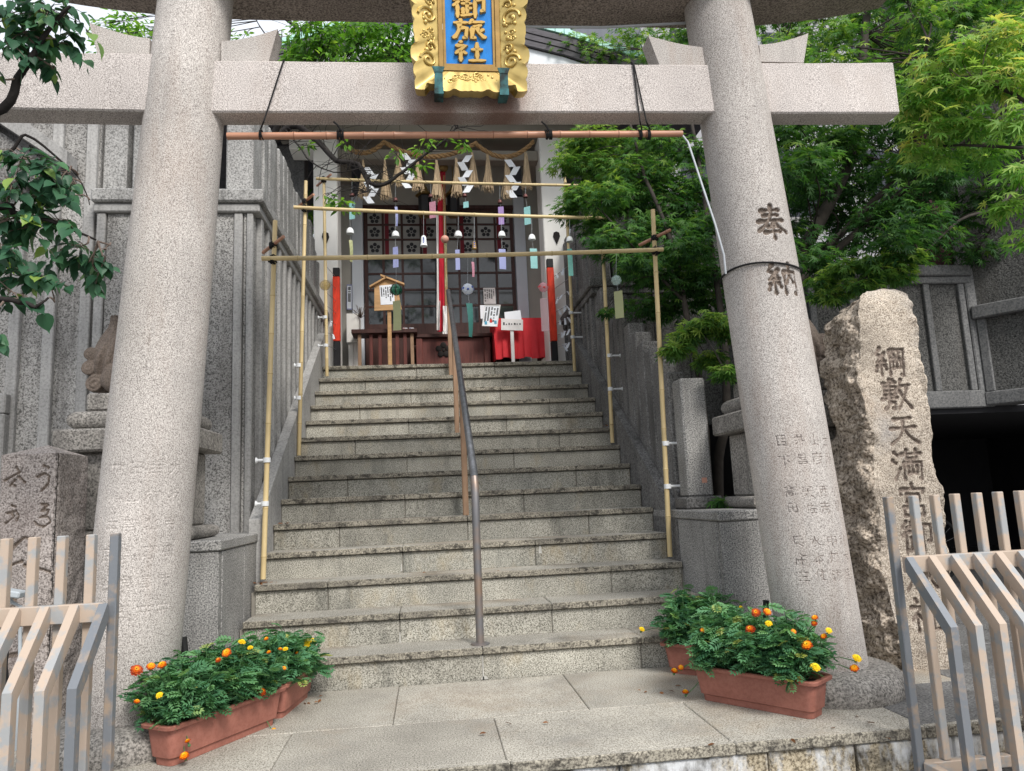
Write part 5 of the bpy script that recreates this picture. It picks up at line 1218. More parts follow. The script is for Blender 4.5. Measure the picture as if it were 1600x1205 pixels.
D = np.where(fr_, chisel(KC, base[:, 0].copy(), base[:, 2].copy()), 0); base[:, 1] += D * .014; F_ = grid_faces(n1 + 1, NN)
mi = np.zeros(len(F_), int); mi[D[F_].mean(1) > .4] = 1
ks = link('inscribed_stone', arr_mesh('inscribed_stone', base, F_, ['kana_stone', 'carved'], midx=mi, smooth=True), None, label='squat brownish stone post with cursive characters, behind the left barrier', cat='monument')
one('top', 'kana_stone', ks, lambda m: m.add([tuple(p) for p in base[-NN:]] + [(-2.07, -.3, 1.395)], [(k, (k + 1) % NN, NN) for k in range(NN)]))

# ---------------------------------------------------------------- steel barriers
def barrier(xs, fx, s, label):
    t = thing('street_barrier', (xs[0], -1.5, STREET), label, 'barrier'); Y = -1.5; w2 = .015; e = xs[-1]
    for i, x in enumerate(xs): one('upright', 'fence_end' if i == 0 else 'fence_paint', t, lambda m: m.box((x - w2, Y - .0, -.08 if i else STREET), (x + w2, Y + .034, .955), .003))
    lo, hi = sorted((xs[0] + s * .018, e + s * .2))
    one('rail', 'fence_paint', t, lambda m: m.box((lo, Y - .031, .648), (hi, Y - .0005, .714), .003))
    for i, x in enumerate(fx):
        def bent(m):
            pr_ = [(Y - .031, .70), (Y - .031, .655), (-1.722, .445), (-1.722, -.07), (-1.757, -.07), (-1.757, .475), (Y - .045, .7135)]
            m.prism(pr_, 'x', x - w2, x + w2)
        one('bent_bar', 'fence_end' if i == 0 else 'fence_paint', t, bent)
    one('bottom_rail', 'fence_paint', t, lambda m: m.box((lo - (0 if s > 0 else 0), -1.762, -.115), (hi, -1.718, -.0715), .003)); one('bottom_rail', 'fence_paint', t, lambda m: m.box((lo, Y - .004, -.125), (hi, Y + .036, -.081), .003))
    for x in (xs[0] + s * .02, xs[0] + s * .55): one('base_tie', 'fence_paint', t, lambda m: m.box((x - .018, -1.717, -.118), (x + .018, Y - .005, -.075), .003)); one('foot', 'fence_end', t, lambda m: m.box((x - .05, -1.745, STREET), (x + .05, -1.735, -.116), .002))
barrier([1.791, 1.904, 1.999, 2.091, 2.192, 2.288, 2.388, 2.485, 2.58], [1.815 + .0985 * i for i in range(9)], 1, 'worn beige steel barrier with bent bars, before the inscribed rock')
barrier([-1.252, -1.335, -1.435, -1.533, -1.626, -1.72, -1.815], [-1.262 - .0975 * i for i in range(7)], -1, 'worn beige steel barrier with bent bars, at the lower left corner')

# ---------------------------------------------------------------- planters and marigolds
def tub(t, Lg, Wd, Ht):
    def rr(l, w_, r_, z, n=5):
        P_ = []
        for cx_, cy_, a0 in ((l / 2 - r_, w_ / 2 - r_, 0), (-l / 2 + r_, w_ / 2 - r_, 90), (-l / 2 + r_, -w_ / 2 + r_, 180), (l / 2 - r_, -w_ / 2 + r_, 270)):
            for k in range(n + 1): a = R(a0 + 90 * k / n); P_.append((cx_ + r_ * math.cos(a), cy_ + r_ * math.sin(a), z))
        return P_
    def loft(name, mat, rings, cap0, cap1, par):
        m = MB(); n = len(rings[0]); m.v = [p for r_ in rings for p in r_]
        m.f = [(i * n + k, i * n + (k + 1) % n, (i + 1) * n + (k + 1) % n, (i + 1) * n + k) for i in range(len(rings) - 1) for k in range(n)]
        if cap0: m.f.append(tuple(range(n))[::-1])
        if cap1: m.f.append(tuple((len(rings) - 1) * n + k for k in range(n)))
        m.m = [0] * len(m.f); return m.build(name, mat, par, smooth=35)
    l, w_ = Lg - .07, Wd - .06
    loft('tub', 'terracotta', [rr(l - .02, w_ - .02, .025, 0), rr(l - .016, w_ - .016, .025, .028), rr(l + .004, w_ + .004, .027, .034), rr(l + .034, w_ + .03, .03, Ht - .022), rr(l + .03, w_ + .026, .03, Ht - .012)], 1, 0, t)
    loft('rim', 'terracotta', [rr(l + .036, w_ + .032, .03, Ht - .02), rr(Lg + .006, Wd + .004, .034, Ht - .017), rr(Lg + .01, Wd + .008, .035, Ht - .004), rr(Lg, Wd, .034, Ht), rr(Lg - .035, Wd - .035, .026, Ht - .001), rr(Lg - .05, Wd - .05, .025, Ht - .03)], 0, 0, t)
    loft('soil', 'soil', [rr(Lg - .048, Wd - .048, .025, Ht - .04), rr(Lg - .06, Wd - .06, .02, Ht - .026)], 0, 1, t)
def pinnate():
    v, f_ = [], []
    def lf(x, y, ang, ln, wd, z=0):
        o_ = len(v); c_, s_ = math.cos(ang), math.sin(ang)
        for a, b_, q in ((0, 0, 0), (ln * .5, wd, .12 * ln), (ln, 0, -.1 * ln), (ln * .5, -wd, .12 * ln)): v.append((x + a * c_ - b_ * s_, y + a * s_ + b_ * c_, z + q))
        f_.extend([(o_, o_ + 1, o_ + 2), (o_, o_ + 2, o_ + 3)])
    for k in range(5):
        x = .12 + .17 * k; ln = (.3, .42, .46, .4, .3)[k]
        lf(x, 0, R(52), ln, .085, -.04 * k * k * .3); lf(x, 0, R(-52), ln, .085, -.04 * k * k * .3)
    lf(.78, 0, 0, .36, .07, -.2); lf(0, 0, 0, .85, .018)
    return np.array(v), np.array(f_)
PV, PF = pinnate()
FLOW = {}
def flower_mesh(kind):
    if kind in FLOW: return FLOW[kind]
    v, f_, at_ = [], [], []
    for tier, (n, r_, z, cup) in enumerate(((11, 1, 0, -.25), (10, .82, .22, .05), (8, .6, .4, .3), (6, .36, .52, .6))):
        for k in range(n):
            a = 2 * math.pi * (k + .5 * (tier % 2)) / n + rnd.uniform(-.1, .1); wd = math.pi / n * 1.25; q = r_ * rnd.uniform(.9, 1.1); o_ = len(v)
            for rr_, da, dz in ((.1, 0, 0), (q * .75, -wd, .06), (q, -wd * .45, cup * .3 + rnd.uniform(-.05, .08)), (q * .95, 0, cup * .3 - .04), (q, wd * .45, cup * .3 + rnd.uniform(-.05, .08)), (q * .75, wd, .06)):
                v.append((rr_ * math.cos(a + da), rr_ * math.sin(a + da), z + dz))
            f_ += [(o_, o_ + 1, o_ + 2), (o_, o_ + 2, o_ + 3), (o_, o_ + 3, o_ + 4), (o_, o_ + 4, o_ + 5)]
            b0 = {'orange': (.15, .55, .75, .95), 'red': (.05, .2, .3, .75), 'yellow': (.4, .6, .8, 1)}[kind][tier]
            at_ += [b0 + .1, b0 - .05, b0 - .15, b0 - .1, b0 - .15, b0 - .05] if kind != 'yellow' else [b0] * 6
    FLOW[kind] = arr_mesh('flower', np.array(v), np.array(f_), ['petal_yellow' if kind == 'yellow' else 'petal'], np.array(at_)); return FLOW[kind]
def planter(A, B, label, wd, plants, flowers, front, hgt=(.17, .27), droop=()):
    """A, B: ends of the front bottom edge; the tub lies away from the viewer"""
    A, B = Vector((*A, 0)), Vector((*B, 0)); d = (B - A).normalized(); nr = Vector((-d.y, d.x, 0))
    if nr.y < 0: nr = -nr
    Lg = (B - A).length + .05; c = (A + B) / 2 + nr * (wd / 2 - .02)
    t = thing('flower_trough', c, label, 'planter', 'terracotta troughs at the foot of the stairs'); t['_local'] = 1; t.rotation_euler.z = math.atan2(d.y, d.x)
    tub(t, Lg, wd, .168)
    np_ = len(plants); roots = []
    for i, lab in enumerate(plants):
        u = (i + .5) / np_ - .5; base = c + d * (Lg - .1) * u + nr * .03 + Vector((0, 0, .14)); roots.append(base)
        pl = thing('marigold_plant', base, lab, 'marigold', 'marigold plants'); P_, X_, S_2 = [], [], []; sm_ = MB()
        for k in range(58):
            a = rnd.uniform(0, 6.283); q = math.sqrt(rnd.random()); sp = Vector((0, 0, 0)) + d * (Lg / np_ * .62 * q * math.cos(a)) + nr * (wd * .95 * q * math.sin(a))
            h_ = rnd.uniform(*hgt) * (1 - .42 * q * q) * (1 + .12 * math.sin(3 * i + k)); top = base + sp * 1.05 + Vector((0, 0, h_)); bt = base + sp * .35
            if q > .85 and rnd.random() < .5: top.z -= rnd.uniform(.02, .11)
            sm_.tube([bt, bt.lerp(top, .5) + sp * .12, top], [.0028, .0024, .0015], 4)
            for j in range(11):
                v_ = .25 + .75 * (j + rnd.random()) / 11; p = bt.lerp(top, v_) + sp * .12 * math.sin(v_ * 3.14); an = rnd.uniform(0, 6.283)
                P_.append(p); X_.append((math.cos(an), math.sin(an), rnd.uniform(-.35, .55))); S_2.append(rnd.uniform(.05, .085))
        P_ = np.array([tuple(p - base) for p in P_]); X_ = nrm(np.array(X_)); up_ = np.tile((0, 0, 1.0), (len(P_), 1)) + rng.normal(0, .35, P_.shape); Y_ = nrm(np.cross(up_, X_)); Z_ = np.cross(X_, Y_)
        V_, F_ = scatter(PV, PF, P_, X_, Y_, Z_, np.array(S_2))
        hgt_ = np.clip((P_[:, 2]) / .28, 0, 1); rv = np.clip(rng.normal(.42, .2, len(P_)) + .18 * hgt_, 0, .97); rv[rng.random(len(P_)) < .015] = 1
        me = arr_mesh('foliage', V_, F_, ['marigold_leaf'], np.repeat(rv, len(PV))); link('foliage', me, pl, kind='stuff'); sm_.build('stems', 'stem_green', pl); pl['_r'] = 1
        roots[-1] = (base, pl)
    n_ = -nr
    for px, py, kind, r_ in flowers:
        off = front; cc = A + n_ * off; dd = ray(px, py); k = (cc - CAM).dot(n_) / dd.dot(n_); p = CAM + dd * k
        base, pl = min(roots, key=lambda q: (q[0] - p).length)
        o = link('flower', flower_mesh(kind), pl); o.location = p - base; o.scale = (r_ * 1.0, r_ * 1.0, r_ * .75)
        tc = (CAM - p).normalized() * .6 + Vector((rnd.uniform(-.4, .4), rnd.uniform(-.4, .4), .75 + rnd.uniform(-.3, .2))); o.rotation_euler = tc.to_track_quat('Z', 'Y').to_euler()
        q = p - tc.normalized() * .02; e_ = q.lerp(base + Vector((0, 0, .1)), .5); one('flower_stalk', 'stem_green', pl, lambda m: (m.tube([p - tc.normalized() * .003, q, q.lerp(e_, .5) + Vector((0, 0, .012 if q.z > .1 else -.01)), e_], [.004, .0026, .002, .002], 5), m.ball(q, .007, 6, 4)))
    return t
planter((-1.165, -1.09), (-.835, -.56), 'terracotta trough of orange marigolds, nearest on the left', .185,
        ['marigold plant with orange blooms at the near end of the left front trough', 'marigold plant in the middle of the left front trough', 'marigold plant at the far end of the left front trough'],
        [(213, 1047, 'red', .024), (236, 1041, 'orange', .019), (253, 1039, 'orange', .02), (354, 1020, 'orange', .023), (249, 1086, 'yellow', .015), (214, 1096, 'orange', .013), (341, 1031, 'red', .013), (409, 1081, 'red', .022), (293, 1158, 'orange', .013), (288, 1181, 'orange', .021), (428, 1141, 'orange', .015), (444, 1044, 'orange', .012)], .03, (.19, .3))
planter((-.83, -.5), (-.76, -.06), 'smaller terracotta trough against the lowest step on the left', .2,
        ['marigold plant with bright yellow blooms by the lowest step', 'marigold plant with small yellow buds behind the left front trough'],
        [(378, 1003, 'yellow', .017), (391, 1012, 'yellow', .014), (480, 1006, 'yellow', .022), (490, 1002, 'yellow', .022), (446, 1014, 'yellow', .015), (420, 1019, 'orange', .012), (416, 998, 'orange', .012), (438, 1014, 'orange', .012), (464, 1020, 'orange', .01)], .0, (.16, .25))
planter((1.175, -.71), (1.535, -1.17), 'long terracotta trough full of orange marigolds before the right pillar', .2,
        ['bushy marigold plant at the stair end of the right front trough', 'bushy marigold plant in the middle of the right front trough', 'marigold plant at the pillar end of the right front trough'],
        [(1181, 957, 'red', .022), (1199, 956, 'orange', .021), (1172, 983, 'red', .024), (1201, 974, 'yellow', .018), (1118, 1021, 'orange', .023), (1261, 1008, 'orange', .026), (1274, 1042, 'yellow', .023), (1249, 1061, 'red', .019), (1273, 965, 'orange', .016), (1272, 974, 'red', .014), (1295, 985, 'yellow', .015), (1287, 994, 'orange', .015), (1339, 1028, 'yellow', .02), (1335, 1044, 'orange', .02), (1240, 987, 'orange', .014), (1098, 985, 'orange', .014), (1054, 1048, 'orange', .019), (1064, 1043, 'orange', .017), (1071, 1081, 'orange', .018)], .02, (.2, .33))
planter((1.2, -.16), (1.5, -.42), 'terracotta trough half hidden behind the right front trough, against the steps', .18,
        ['dense marigold plant beside the second step on the right', 'dense marigold plant between the right front trough and the dark plinth'], [(1003, 983, 'yellow', .018), (1158, 949, 'yellow', .012), (1046, 1006, 'orange', .012)], .0, (.22, .34))

# ---------------------------------------------------------------- small fittings
one('drain_pipe', 'black_pipe', None, lambda m: m.tube([Vector((-1.22, -.5, 0)), atY(290, 1035, -.5), atY(286, 996, -.5)], .018, 12), label='short black pipe leaning up behind the left troughs', cat='pipe', smooth=True)
one('drain_pipe', 'black_pipe', None, lambda m: m.tube([Vector((1.66, -.4, 0)), atY(1197, 938, -.42)], .016, 12), label='short black pipe stub rising behind the right trough', cat='pipe', smooth=True)
p = atY(305, 1055, -.62); one('stone_chip', 'pedestal_stone', None, lambda m: m.prism([(p.x - .05, 0), (p.x + .05, 0), (p.x + .045, p.z), (p.x + .02, p.z + .05), (p.x - .03, p.z)], 'y', -.64, -.6), label='grey stone chip standing between pillar and left trough', cat='stone')
t = thing('floodlight', atY(20, 935, -.72), 'small grey floodlight before the stone with cursive characters', 'light'); c = atY(20, 928, -.72)
one('housing', 'flood_grey', t, lambda m: m.box((-.05, -.035, -.012), (.045, .035, .018), .006, mat=Matrix.Translation(c) @ Matrix.Rotation(R(12), 4, 'Y'))); one('bracket', 'flood_grey', t, lambda m: m.tube([c + Vector((-.02, 0, -.01)), c + Vector((-.01, .02, -.04)), c + Vector((.02, .03, -.06)), c + Vector((.02, .06, -.4)), c + Vector((.02, .06, -c.z))], .008, 8))
b_ = thing('bicycle', (4.3, 2.6, 0), 'bicycle parked in the dark garage behind the right barrier', 'bicycle')
for x in (3.8, 4.85):
    w_ = one('wheel', 'tyre', b_, lambda m: m.tube([(x + .32 * math.cos(a), 2.6, .33 + .32 * math.sin(a)) for a in np.linspace(0, 6.283, 33)], .017, 8, caps=False))
    one('spokes', 'bike_grey', w_, lambda m: [m.tube([(x, 2.6, .33), (x + .31 * math.cos(a), 2.6, .33 + .31 * math.sin(a))], .002, 4) for a in np.linspace(0, 6.283, 19)])
one('frame', 'bike_grey', b_, lambda m: (m.tube([(3.8, 2.6, .33), (4.2, 2.6, .3), (4.1, 2.6, .85)], .016, 8), m.tube([(4.1, 2.6, .8), (4.65, 2.6, .85), (4.2, 2.6, .3)], .018, 8), m.tube([(4.62, 2.6, 1.0), (4.68, 2.6, .75), (4.85, 2.6, .33)], .016, 8), m.tube([(3.8, 2.6, .33), (4.12, 2.6, .78)], .01, 6)))
one('handlebar', 'bike_grey', b_, lambda m: m.tube([(4.5, 2.35, 1.02), (4.63, 2.45, 1.02), (4.63, 2.75, 1.02), (4.5, 2.85, 1.02)], .012, 8)); one('saddle', 'tyre', b_, lambda m: m.ball((4.08, 2.6, .9), .07, 10, 6, sc=(1.8, 1, .5)))

# ---------------------------------------------------------------- a building beyond the court
t = thing('distant_building', (5, 13, FL), 'pale building with dark vertical louvres beyond the shrine roof', 'building')
one('wall', 'louvre_dark', t, lambda m: m.box((1.2, 13, FL), (7.5, 16, 14.5)))
for i in range(46): one('louvre', 'louvre', t, lambda m: m.box((1.25 + .135 * i, 12.9, 9.5), (1.31 + .135 * i, 12.99, 14.3)))
one('lower_wall', 'far_white', t, lambda m: m.box((1.1, 12.8, FL), (7.6, 12.99, 9.4)))
t = thing('distant_building', (7, 7, 0), 'grey concrete building seen through the maple on the right', 'building')
one('wall', 'far_grey', t, lambda m: m.box((3.6, 6.5, 0), (14, 12, 12)))
for r_ in range(4):
    for k in range(5):
        x = 4.1 + 1.6 * k; z = 3.2 + 2.1 * r_; w_ = one('window', 'louvre_dark', t, lambda m: m.box((x, 6.46, z), (x + .9, 6.495, z + 1.2))); one('sill', 'smooth_concrete', w_, lambda m: m.box((x - .05, 6.4, z - .08), (x + .95, 6.495, z - .003)))

# ---------------------------------------------------------------- trees
def maple_tpl():
    lob = [(0, 1.0), (38, .93), (-38, .93), (78, .72), (-78, .72), (122, .38), (-122, .38)]; ang = sorted(a for a, _ in lob); L = dict(lob); v = [(0, 0, 0)]
    for i, a in enumerate(ang):
        l = L[a]; w_ = 9
        v += [(l * .55 * math.cos(R(a - w_)), l * .55 * math.sin(R(a - w_)), -.03 * l), (l * math.cos(R(a)), l * math.sin(R(a)), -.22 * l * l), (l * .55 * math.cos(R(a + w_)), l * .55 * math.sin(R(a + w_)), -.03 * l)]
        if i < 6: m_ = (a + ang[i + 1]) / 2; v.append((.24 * math.cos(R(m_)), .24 * math.sin(R(m_)), .02))
    f_ = [(0, i, i + 1) for i in range(1, len(v) - 1)]
    return np.array(v), np.array(f_)
def broad_tpl():
    half = [(0, 0), (.06, .26), (.25, .4), (.5, .37), (.75, .22), (.92, .07), (1.12, 0)]; v = []; f_ = []
    mid_ = [(x, 0, -.12 * x * x) for x, _ in half]; up_ = [(x, y, .35 * y - .12 * x * x) for x, y in half]; dn = [(x, -y, .35 * y - .12 * x * x) for x, y in half]
    n = len(half); v = mid_ + up_ + dn
    for i in range(n - 1): f_ += [(i, i + 1, n + i + 1), (i, n + i + 1, n + i), (i + 1, i, 2 * n + i), (i + 1, 2 * n + i, 2 * n + i + 1)]
    return np.array(v), np.array(f_)
def oval_tpl(): return np.array([(0, 0, 0), (.35, .2, .06), (.7, .15, .03), (1, 0, -.1), (.7, -.15, .03), (.35, -.2, .06), (.5, 0, -.02)]), np.array([(0, 6, 1), (1, 6, 2), (2, 6, 3), (3, 6, 4), (4, 6, 5), (5, 6, 0)])
def spray(cl, size, flat, droop, bias=.45, spread=.2, light_up=.25):
    """leaves for clusters (centre, radius, count, tone): arrays P, X, Y, Z, S, tone"""
    Ps, Xs, Ss, Rv = [], [], [], []
    for c, r_, n, tone in cl:
        d = nrm(rng.normal(0, 1, (n, 3))); q = rng.random(n) ** .5; lump = 1 + .35 * np.sin(d[:, 0] * 5 + c[0] * 7) * np.cos(d[:, 1] * 4 + c[2] * 5)
        off = d * (q * r_ * lump)[:, None] * np.array([1, 1, flat]); Ps.append(np.array(c) + off)
        h_ = d * np.array([1, 1, .15]); h_[:, 2] -= droop + rng.random(n) * .35; Xs.append(nrm(h_ + rng.normal(0, .3, (n, 3)))); Ss.append(size * rng.uniform(.7, 1.25, n))
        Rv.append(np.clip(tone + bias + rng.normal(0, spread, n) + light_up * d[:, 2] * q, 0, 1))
    P_ = np.vstack(Ps); X_ = np.vstack(Xs); up_ = np.tile((0, -.35, 1.0), (len(P_), 1)) + rng.normal(0, .4, P_.shape); Y_ = nrm(np.cross(up_, X_)); return P_, X_, Y_, np.cross(X_, Y_), np.concatenate(Ss), np.concatenate(Rv)
def crown(t, cl, tpl, mat, size, flat=.5, droop=.25, **kw):
    P_, X_, Y_, Z_, S_2, rv = spray(cl, size, flat, droop, **kw); off = np.array(org(t)); V_, F_ = scatter(*tpl, P_ - off, X_, Y_, Z_, S_2)
    return link('crown', arr_mesh('crown', V_, F_, [mat], np.repeat(rv, len(tpl[0]))), t, kind='stuff')
def limb(m, pts, r0, r1, seg=9, wob=.02):
    P_ = [Vector(p) for p in pts]; out = []
    for i in range(len(P_) - 1):
        a, b = P_[max(i - 1, 0)], P_[i]; c_, d = P_[i + 1], P_[min(i + 2, len(P_) - 1)]
        for k in range(5):
            u = k / 5; out.append(.5 * ((2 * b) + (c_ - a) * u + (2 * a - 5 * b + 4 * c_ - d) * u * u + (3 * b - a - 3 * c_ + d) * u ** 3) + Vector((noise.noise(b * 9 + Vector((u, 0, 0))), noise.noise(b * 7 + Vector((0, u, 3))), noise.noise(b * 8 + Vector((u, 5, 0))))) * wob)
    out.append(P_[-1]); n = len(out); m.tube(out, [r0 + (r1 - r0) * i / (n - 1) for i in range(n)], seg); return out
def twigs(m, skel, cl, r_=.008, n_sub=5):
    for c, rad, n, tone in cl:
        c = Vector(c); s = min(skel, key=lambda p: (p - c).length + .25 * max(0, p.z - c.z)); md = s.lerp(c, .5) + Vector((rnd.uniform(-.08, .08), rnd.uniform(-.08, .08), rnd.uniform(0, .1)))
        limb(m, [s, md, c], r_, r_ * .4, 5)
        for k in range(n_sub): e = c + Vector((rnd.uniform(-1, 1), rnd.uniform(-1, 1), rnd.uniform(-.4, .3))) * rad * .9; m.tube([md.lerp(c, rnd.uniform(.3, 1)), c.lerp(e, .5) + Vector((0, 0, .03)), e], [r_ * .4, r_ * .3, r_ * .15], 4)
MT, BT, OT = maple_tpl(), broad_tpl(), oval_tpl()
K = lambda px, py, Y, r_, n, tone=0: (tuple(atY(px, py, Y)), r_, n, tone)
jit = lambda a: rnd.uniform(-a, a)

# maple growing between the stairs and the right pillar
t = thing('maple_tree', (2.05, 1.2, .885), 'green maple between the stairs and the right torii pillar', 'tree')
sk = MB(); S1 = limb(sk, [(2.06, 1.25, .88), atY(1103, 690, 1.2), atY(1092, 590, 1.25), atY(1070, 470, 1.4), atY(1050, 380, 1.6), atY(1010, 280, 1.9), atY(980, 180, 2.2)], .035, .012)
S1 += limb(sk, [(2.12, 1.2, .88), atY(1125, 700, 1.15), atY(1138, 640, 1.1), atY(1130, 520, 1.2), atY(1110, 380, 1.5), atY(1090, 240, 1.9), atY(1060, 80, 2.3)], .042, .012)
S1 += limb(sk, [atY(1092, 590, 1.25), atY(1085, 540, .9), atY(1110, 505, .65)], .014, .006); S1 += limb(sk, [atY(1070, 470, 1.4), atY(1000, 400, 1.5), atY(940, 330, 1.8)], .016, .006)
sk.build('trunk', 'maple_bark', t, smooth=60)
cl = [K(px + jit(8), py + jit(8), Y + jit(.25), r_, n, tn) for px, py, Y, r_, n, tn in (
    (893, 225, 2.6, .22, 170, .25), (925, 215, 2.4, .26, 190, .3), (975, 222, 2.3, .28, 190, .22), (1030, 225, 2.1, .3, 190, .12), (1080, 235, 1.9, .26, 170, .05), (890, 262, 2.5, .2, 150, .3), (930, 262, 2.2, .28, 200, .2), (985, 268, 2.0, .3, 200, .1), (1045, 275, 1.9, .3, 200, 0), (1092, 290, 1.7, .26, 150, -.05),
    (900, 300, 2.3, .2, 150, .2), (945, 310, 2.0, .28, 190, .08), (1000, 318, 1.9, .28, 190, 0), (1060, 325, 1.7, .28, 180, -.08), (1100, 350, 1.5, .22, 150, -.1), (925, 345, 2.1, .2, 140, .02), (960, 372, 1.8, .24, 160, -.05), (1015, 365, 1.6, .28, 190, -.05), (1070, 385, 1.4, .28, 180, -.08), (985, 410, 1.6, .2, 130, -.1), (1040, 425, 1.4, .24, 150, -.1), (1090, 432, 1.3, .22, 140, -.1), (1105, 465, 1.3, .18, 90, -.15), (1020, 300, 2.6, .3, 160, -.1), (960, 250, 2.9, .3, 150, .05), (1010, 440, 1.9, .16, 60, -.12),
    (1075, 525, .75, .13, 120, .28), (1105, 505, .7, .14, 140, .3), (1135, 525, .6, .13, 130, .25), (1110, 555, .62, .13, 120, .28), (1060, 545, .75, .11, 80, .25), (1130, 575, .6, .1, 70, .15), (1130, 500, .7, .1, 80, .25), (955, 485, 1.8, .09, 25, -.1), (1140, 790, .6, .08, 30, -.1),
    (900, 70, 3.6, .3, 120, .32), (940, 85, 3.3, .28, 120, .3), (985, 55, 3.2, .35, 170, .2), (1040, 60, 2.8, .32, 180, .15), (1065, 90, 2.4, .25, 130, .15), (1085, 55, 2.4, .25, 120, .1), (905, 92, 3.4, .16, 70, .35), (1010, 90, 2.9, .25, 110, .2))]
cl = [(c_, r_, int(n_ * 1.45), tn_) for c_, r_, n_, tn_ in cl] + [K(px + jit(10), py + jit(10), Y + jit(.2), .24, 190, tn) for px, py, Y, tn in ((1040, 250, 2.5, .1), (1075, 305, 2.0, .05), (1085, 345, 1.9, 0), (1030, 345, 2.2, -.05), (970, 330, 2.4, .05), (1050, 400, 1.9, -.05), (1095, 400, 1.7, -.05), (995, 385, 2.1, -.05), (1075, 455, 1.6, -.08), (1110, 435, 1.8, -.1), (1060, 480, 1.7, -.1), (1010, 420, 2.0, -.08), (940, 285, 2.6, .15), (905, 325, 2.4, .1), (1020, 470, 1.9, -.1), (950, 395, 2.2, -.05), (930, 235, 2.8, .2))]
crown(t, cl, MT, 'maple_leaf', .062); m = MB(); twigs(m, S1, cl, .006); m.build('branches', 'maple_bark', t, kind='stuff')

# big maple behind and over the inscribed rock
t = thing('maple_tree', (2.75, .95, 0), 'large spreading maple behind the right pillar, over the inscribed rock', 'tree')
sk = MB(); S2 = limb(sk, [(2.72, 1.0, 0), (2.68, 1.0, .9), atY(1215, 480, 1.0), atY(1255, 400, 1.0), atY(1300, 310, 1.05), atY(1335, 220, 1.1), atY(1345, 120, 1.2), atY(1360, -40, 1.3)], .075, .03)
S2 += limb(sk, [atY(1222, 465, 1.0), atY(1300, 395, .9), atY(1385, 320, .7), atY(1470, 250, .4), atY(1560, 180, .1), atY(1640, 120, -.2)], .032, .012); S2 += limb(sk, [atY(1230, 445, 1.0), atY(1340, 340, .9), atY(1420, 250, .7), atY(1440, 150, .3), atY(1450, 60, 0)], .03, .012)
S2 += limb(sk, [atY(1640, 260, .5), atY(1560, 320, .3), atY(1500, 345, .2), atY(1440, 400, .2)], .016, .006); S2 += limb(sk, [atY(1300, 310, 1.05), atY(1240, 200, 1.6), atY(1215, 90, 2)], .022, .01)
S6 = limb(sk, [atY(1760, 330, -.2), atY(1690, 240, -.6), atY(1600, 160, -.85), atY(1520, 120, -.8), atY(1450, 140, -.62)], .018, .005) + limb(sk, [atY(1690, 240, -.6), atY(1580, 230, -.8), atY(1480, 225, -.55), atY(1425, 215, -.5)], .012, .004) + limb(sk, [atY(1740, 300, -.3), atY(1620, 320, -.75), atY(1570, 320, -.8)], .01, .004)
sk.build('trunk', 'maple_bark', t, smooth=60)
cl = []
for px in range(1215, 1621, 34):
    for py in range(-10, 430, 36):
        edge = 405 - max(0, (px - 1440)) * .05 + 20 * math.sin(px * .05)
        if py > edge: continue
        Y = rnd.uniform(.7, 2.4) if rnd.random() < .75 else rnd.uniform(.1, .7)
        if py < 70 and px < 1390: Y = rnd.uniform(1.2, 2.6)
        if px > 1480 and py > 260 and rnd.random() < .35: continue
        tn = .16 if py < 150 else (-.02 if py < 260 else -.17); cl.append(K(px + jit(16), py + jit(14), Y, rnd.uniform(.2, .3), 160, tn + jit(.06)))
for px, py, Y in ((1290, 440, .5), (1320, 420, .35), (1355, 410, .3), (1395, 400, .25), (1420, 405, .25), (1340, 445, .3), (1300, 465, .45), (1375, 425, .25), (1400, 430, .3)): cl.append(K(px, py, Y, .13, 105, .2))
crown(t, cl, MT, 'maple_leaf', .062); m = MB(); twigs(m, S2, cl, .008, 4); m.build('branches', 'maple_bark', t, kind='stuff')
cl = [K(px, py, Y, r_, n, tn) for px, py, Y, r_, n, tn in ((1470, 95, -.7, .2, 95, .15), (1525, 75, -.8, .22, 110, .2), (1580, 60, -.9, .2, 100, .25), (1440, 145, -.6, .17, 80, 0), (1500, 140, -.7, .2, 100, .05), (1560, 130, -.85, .2, 100, .15), (1605, 120, -.95, .18, 80, .2), (1425, 175, -.55, .13, 55, .15), (1460, 200, -.6, .17, 80, .08), (1520, 195, -.7, .18, 85, -.05), (1590, 190, -.9, .17, 80, 0), (1425, 230, -.5, .12, 45, .2), (1470, 245, -.5, .15, 60, -.1), (1580, 320, -.8, .16, 65, -.05), (1600, 270, -.9, .15, 60, -.1), (1545, 245, -.6, .16, 60, -.2), (1610, 370, -.7, .14, 45, -.2))]
crown(t, cl, MT, 'maple_light', .066, .55, .35, bias=.45); m = MB(); twigs(m, S6, cl, .004, 4); m.build('branches', 'twig', t, kind='stuff')

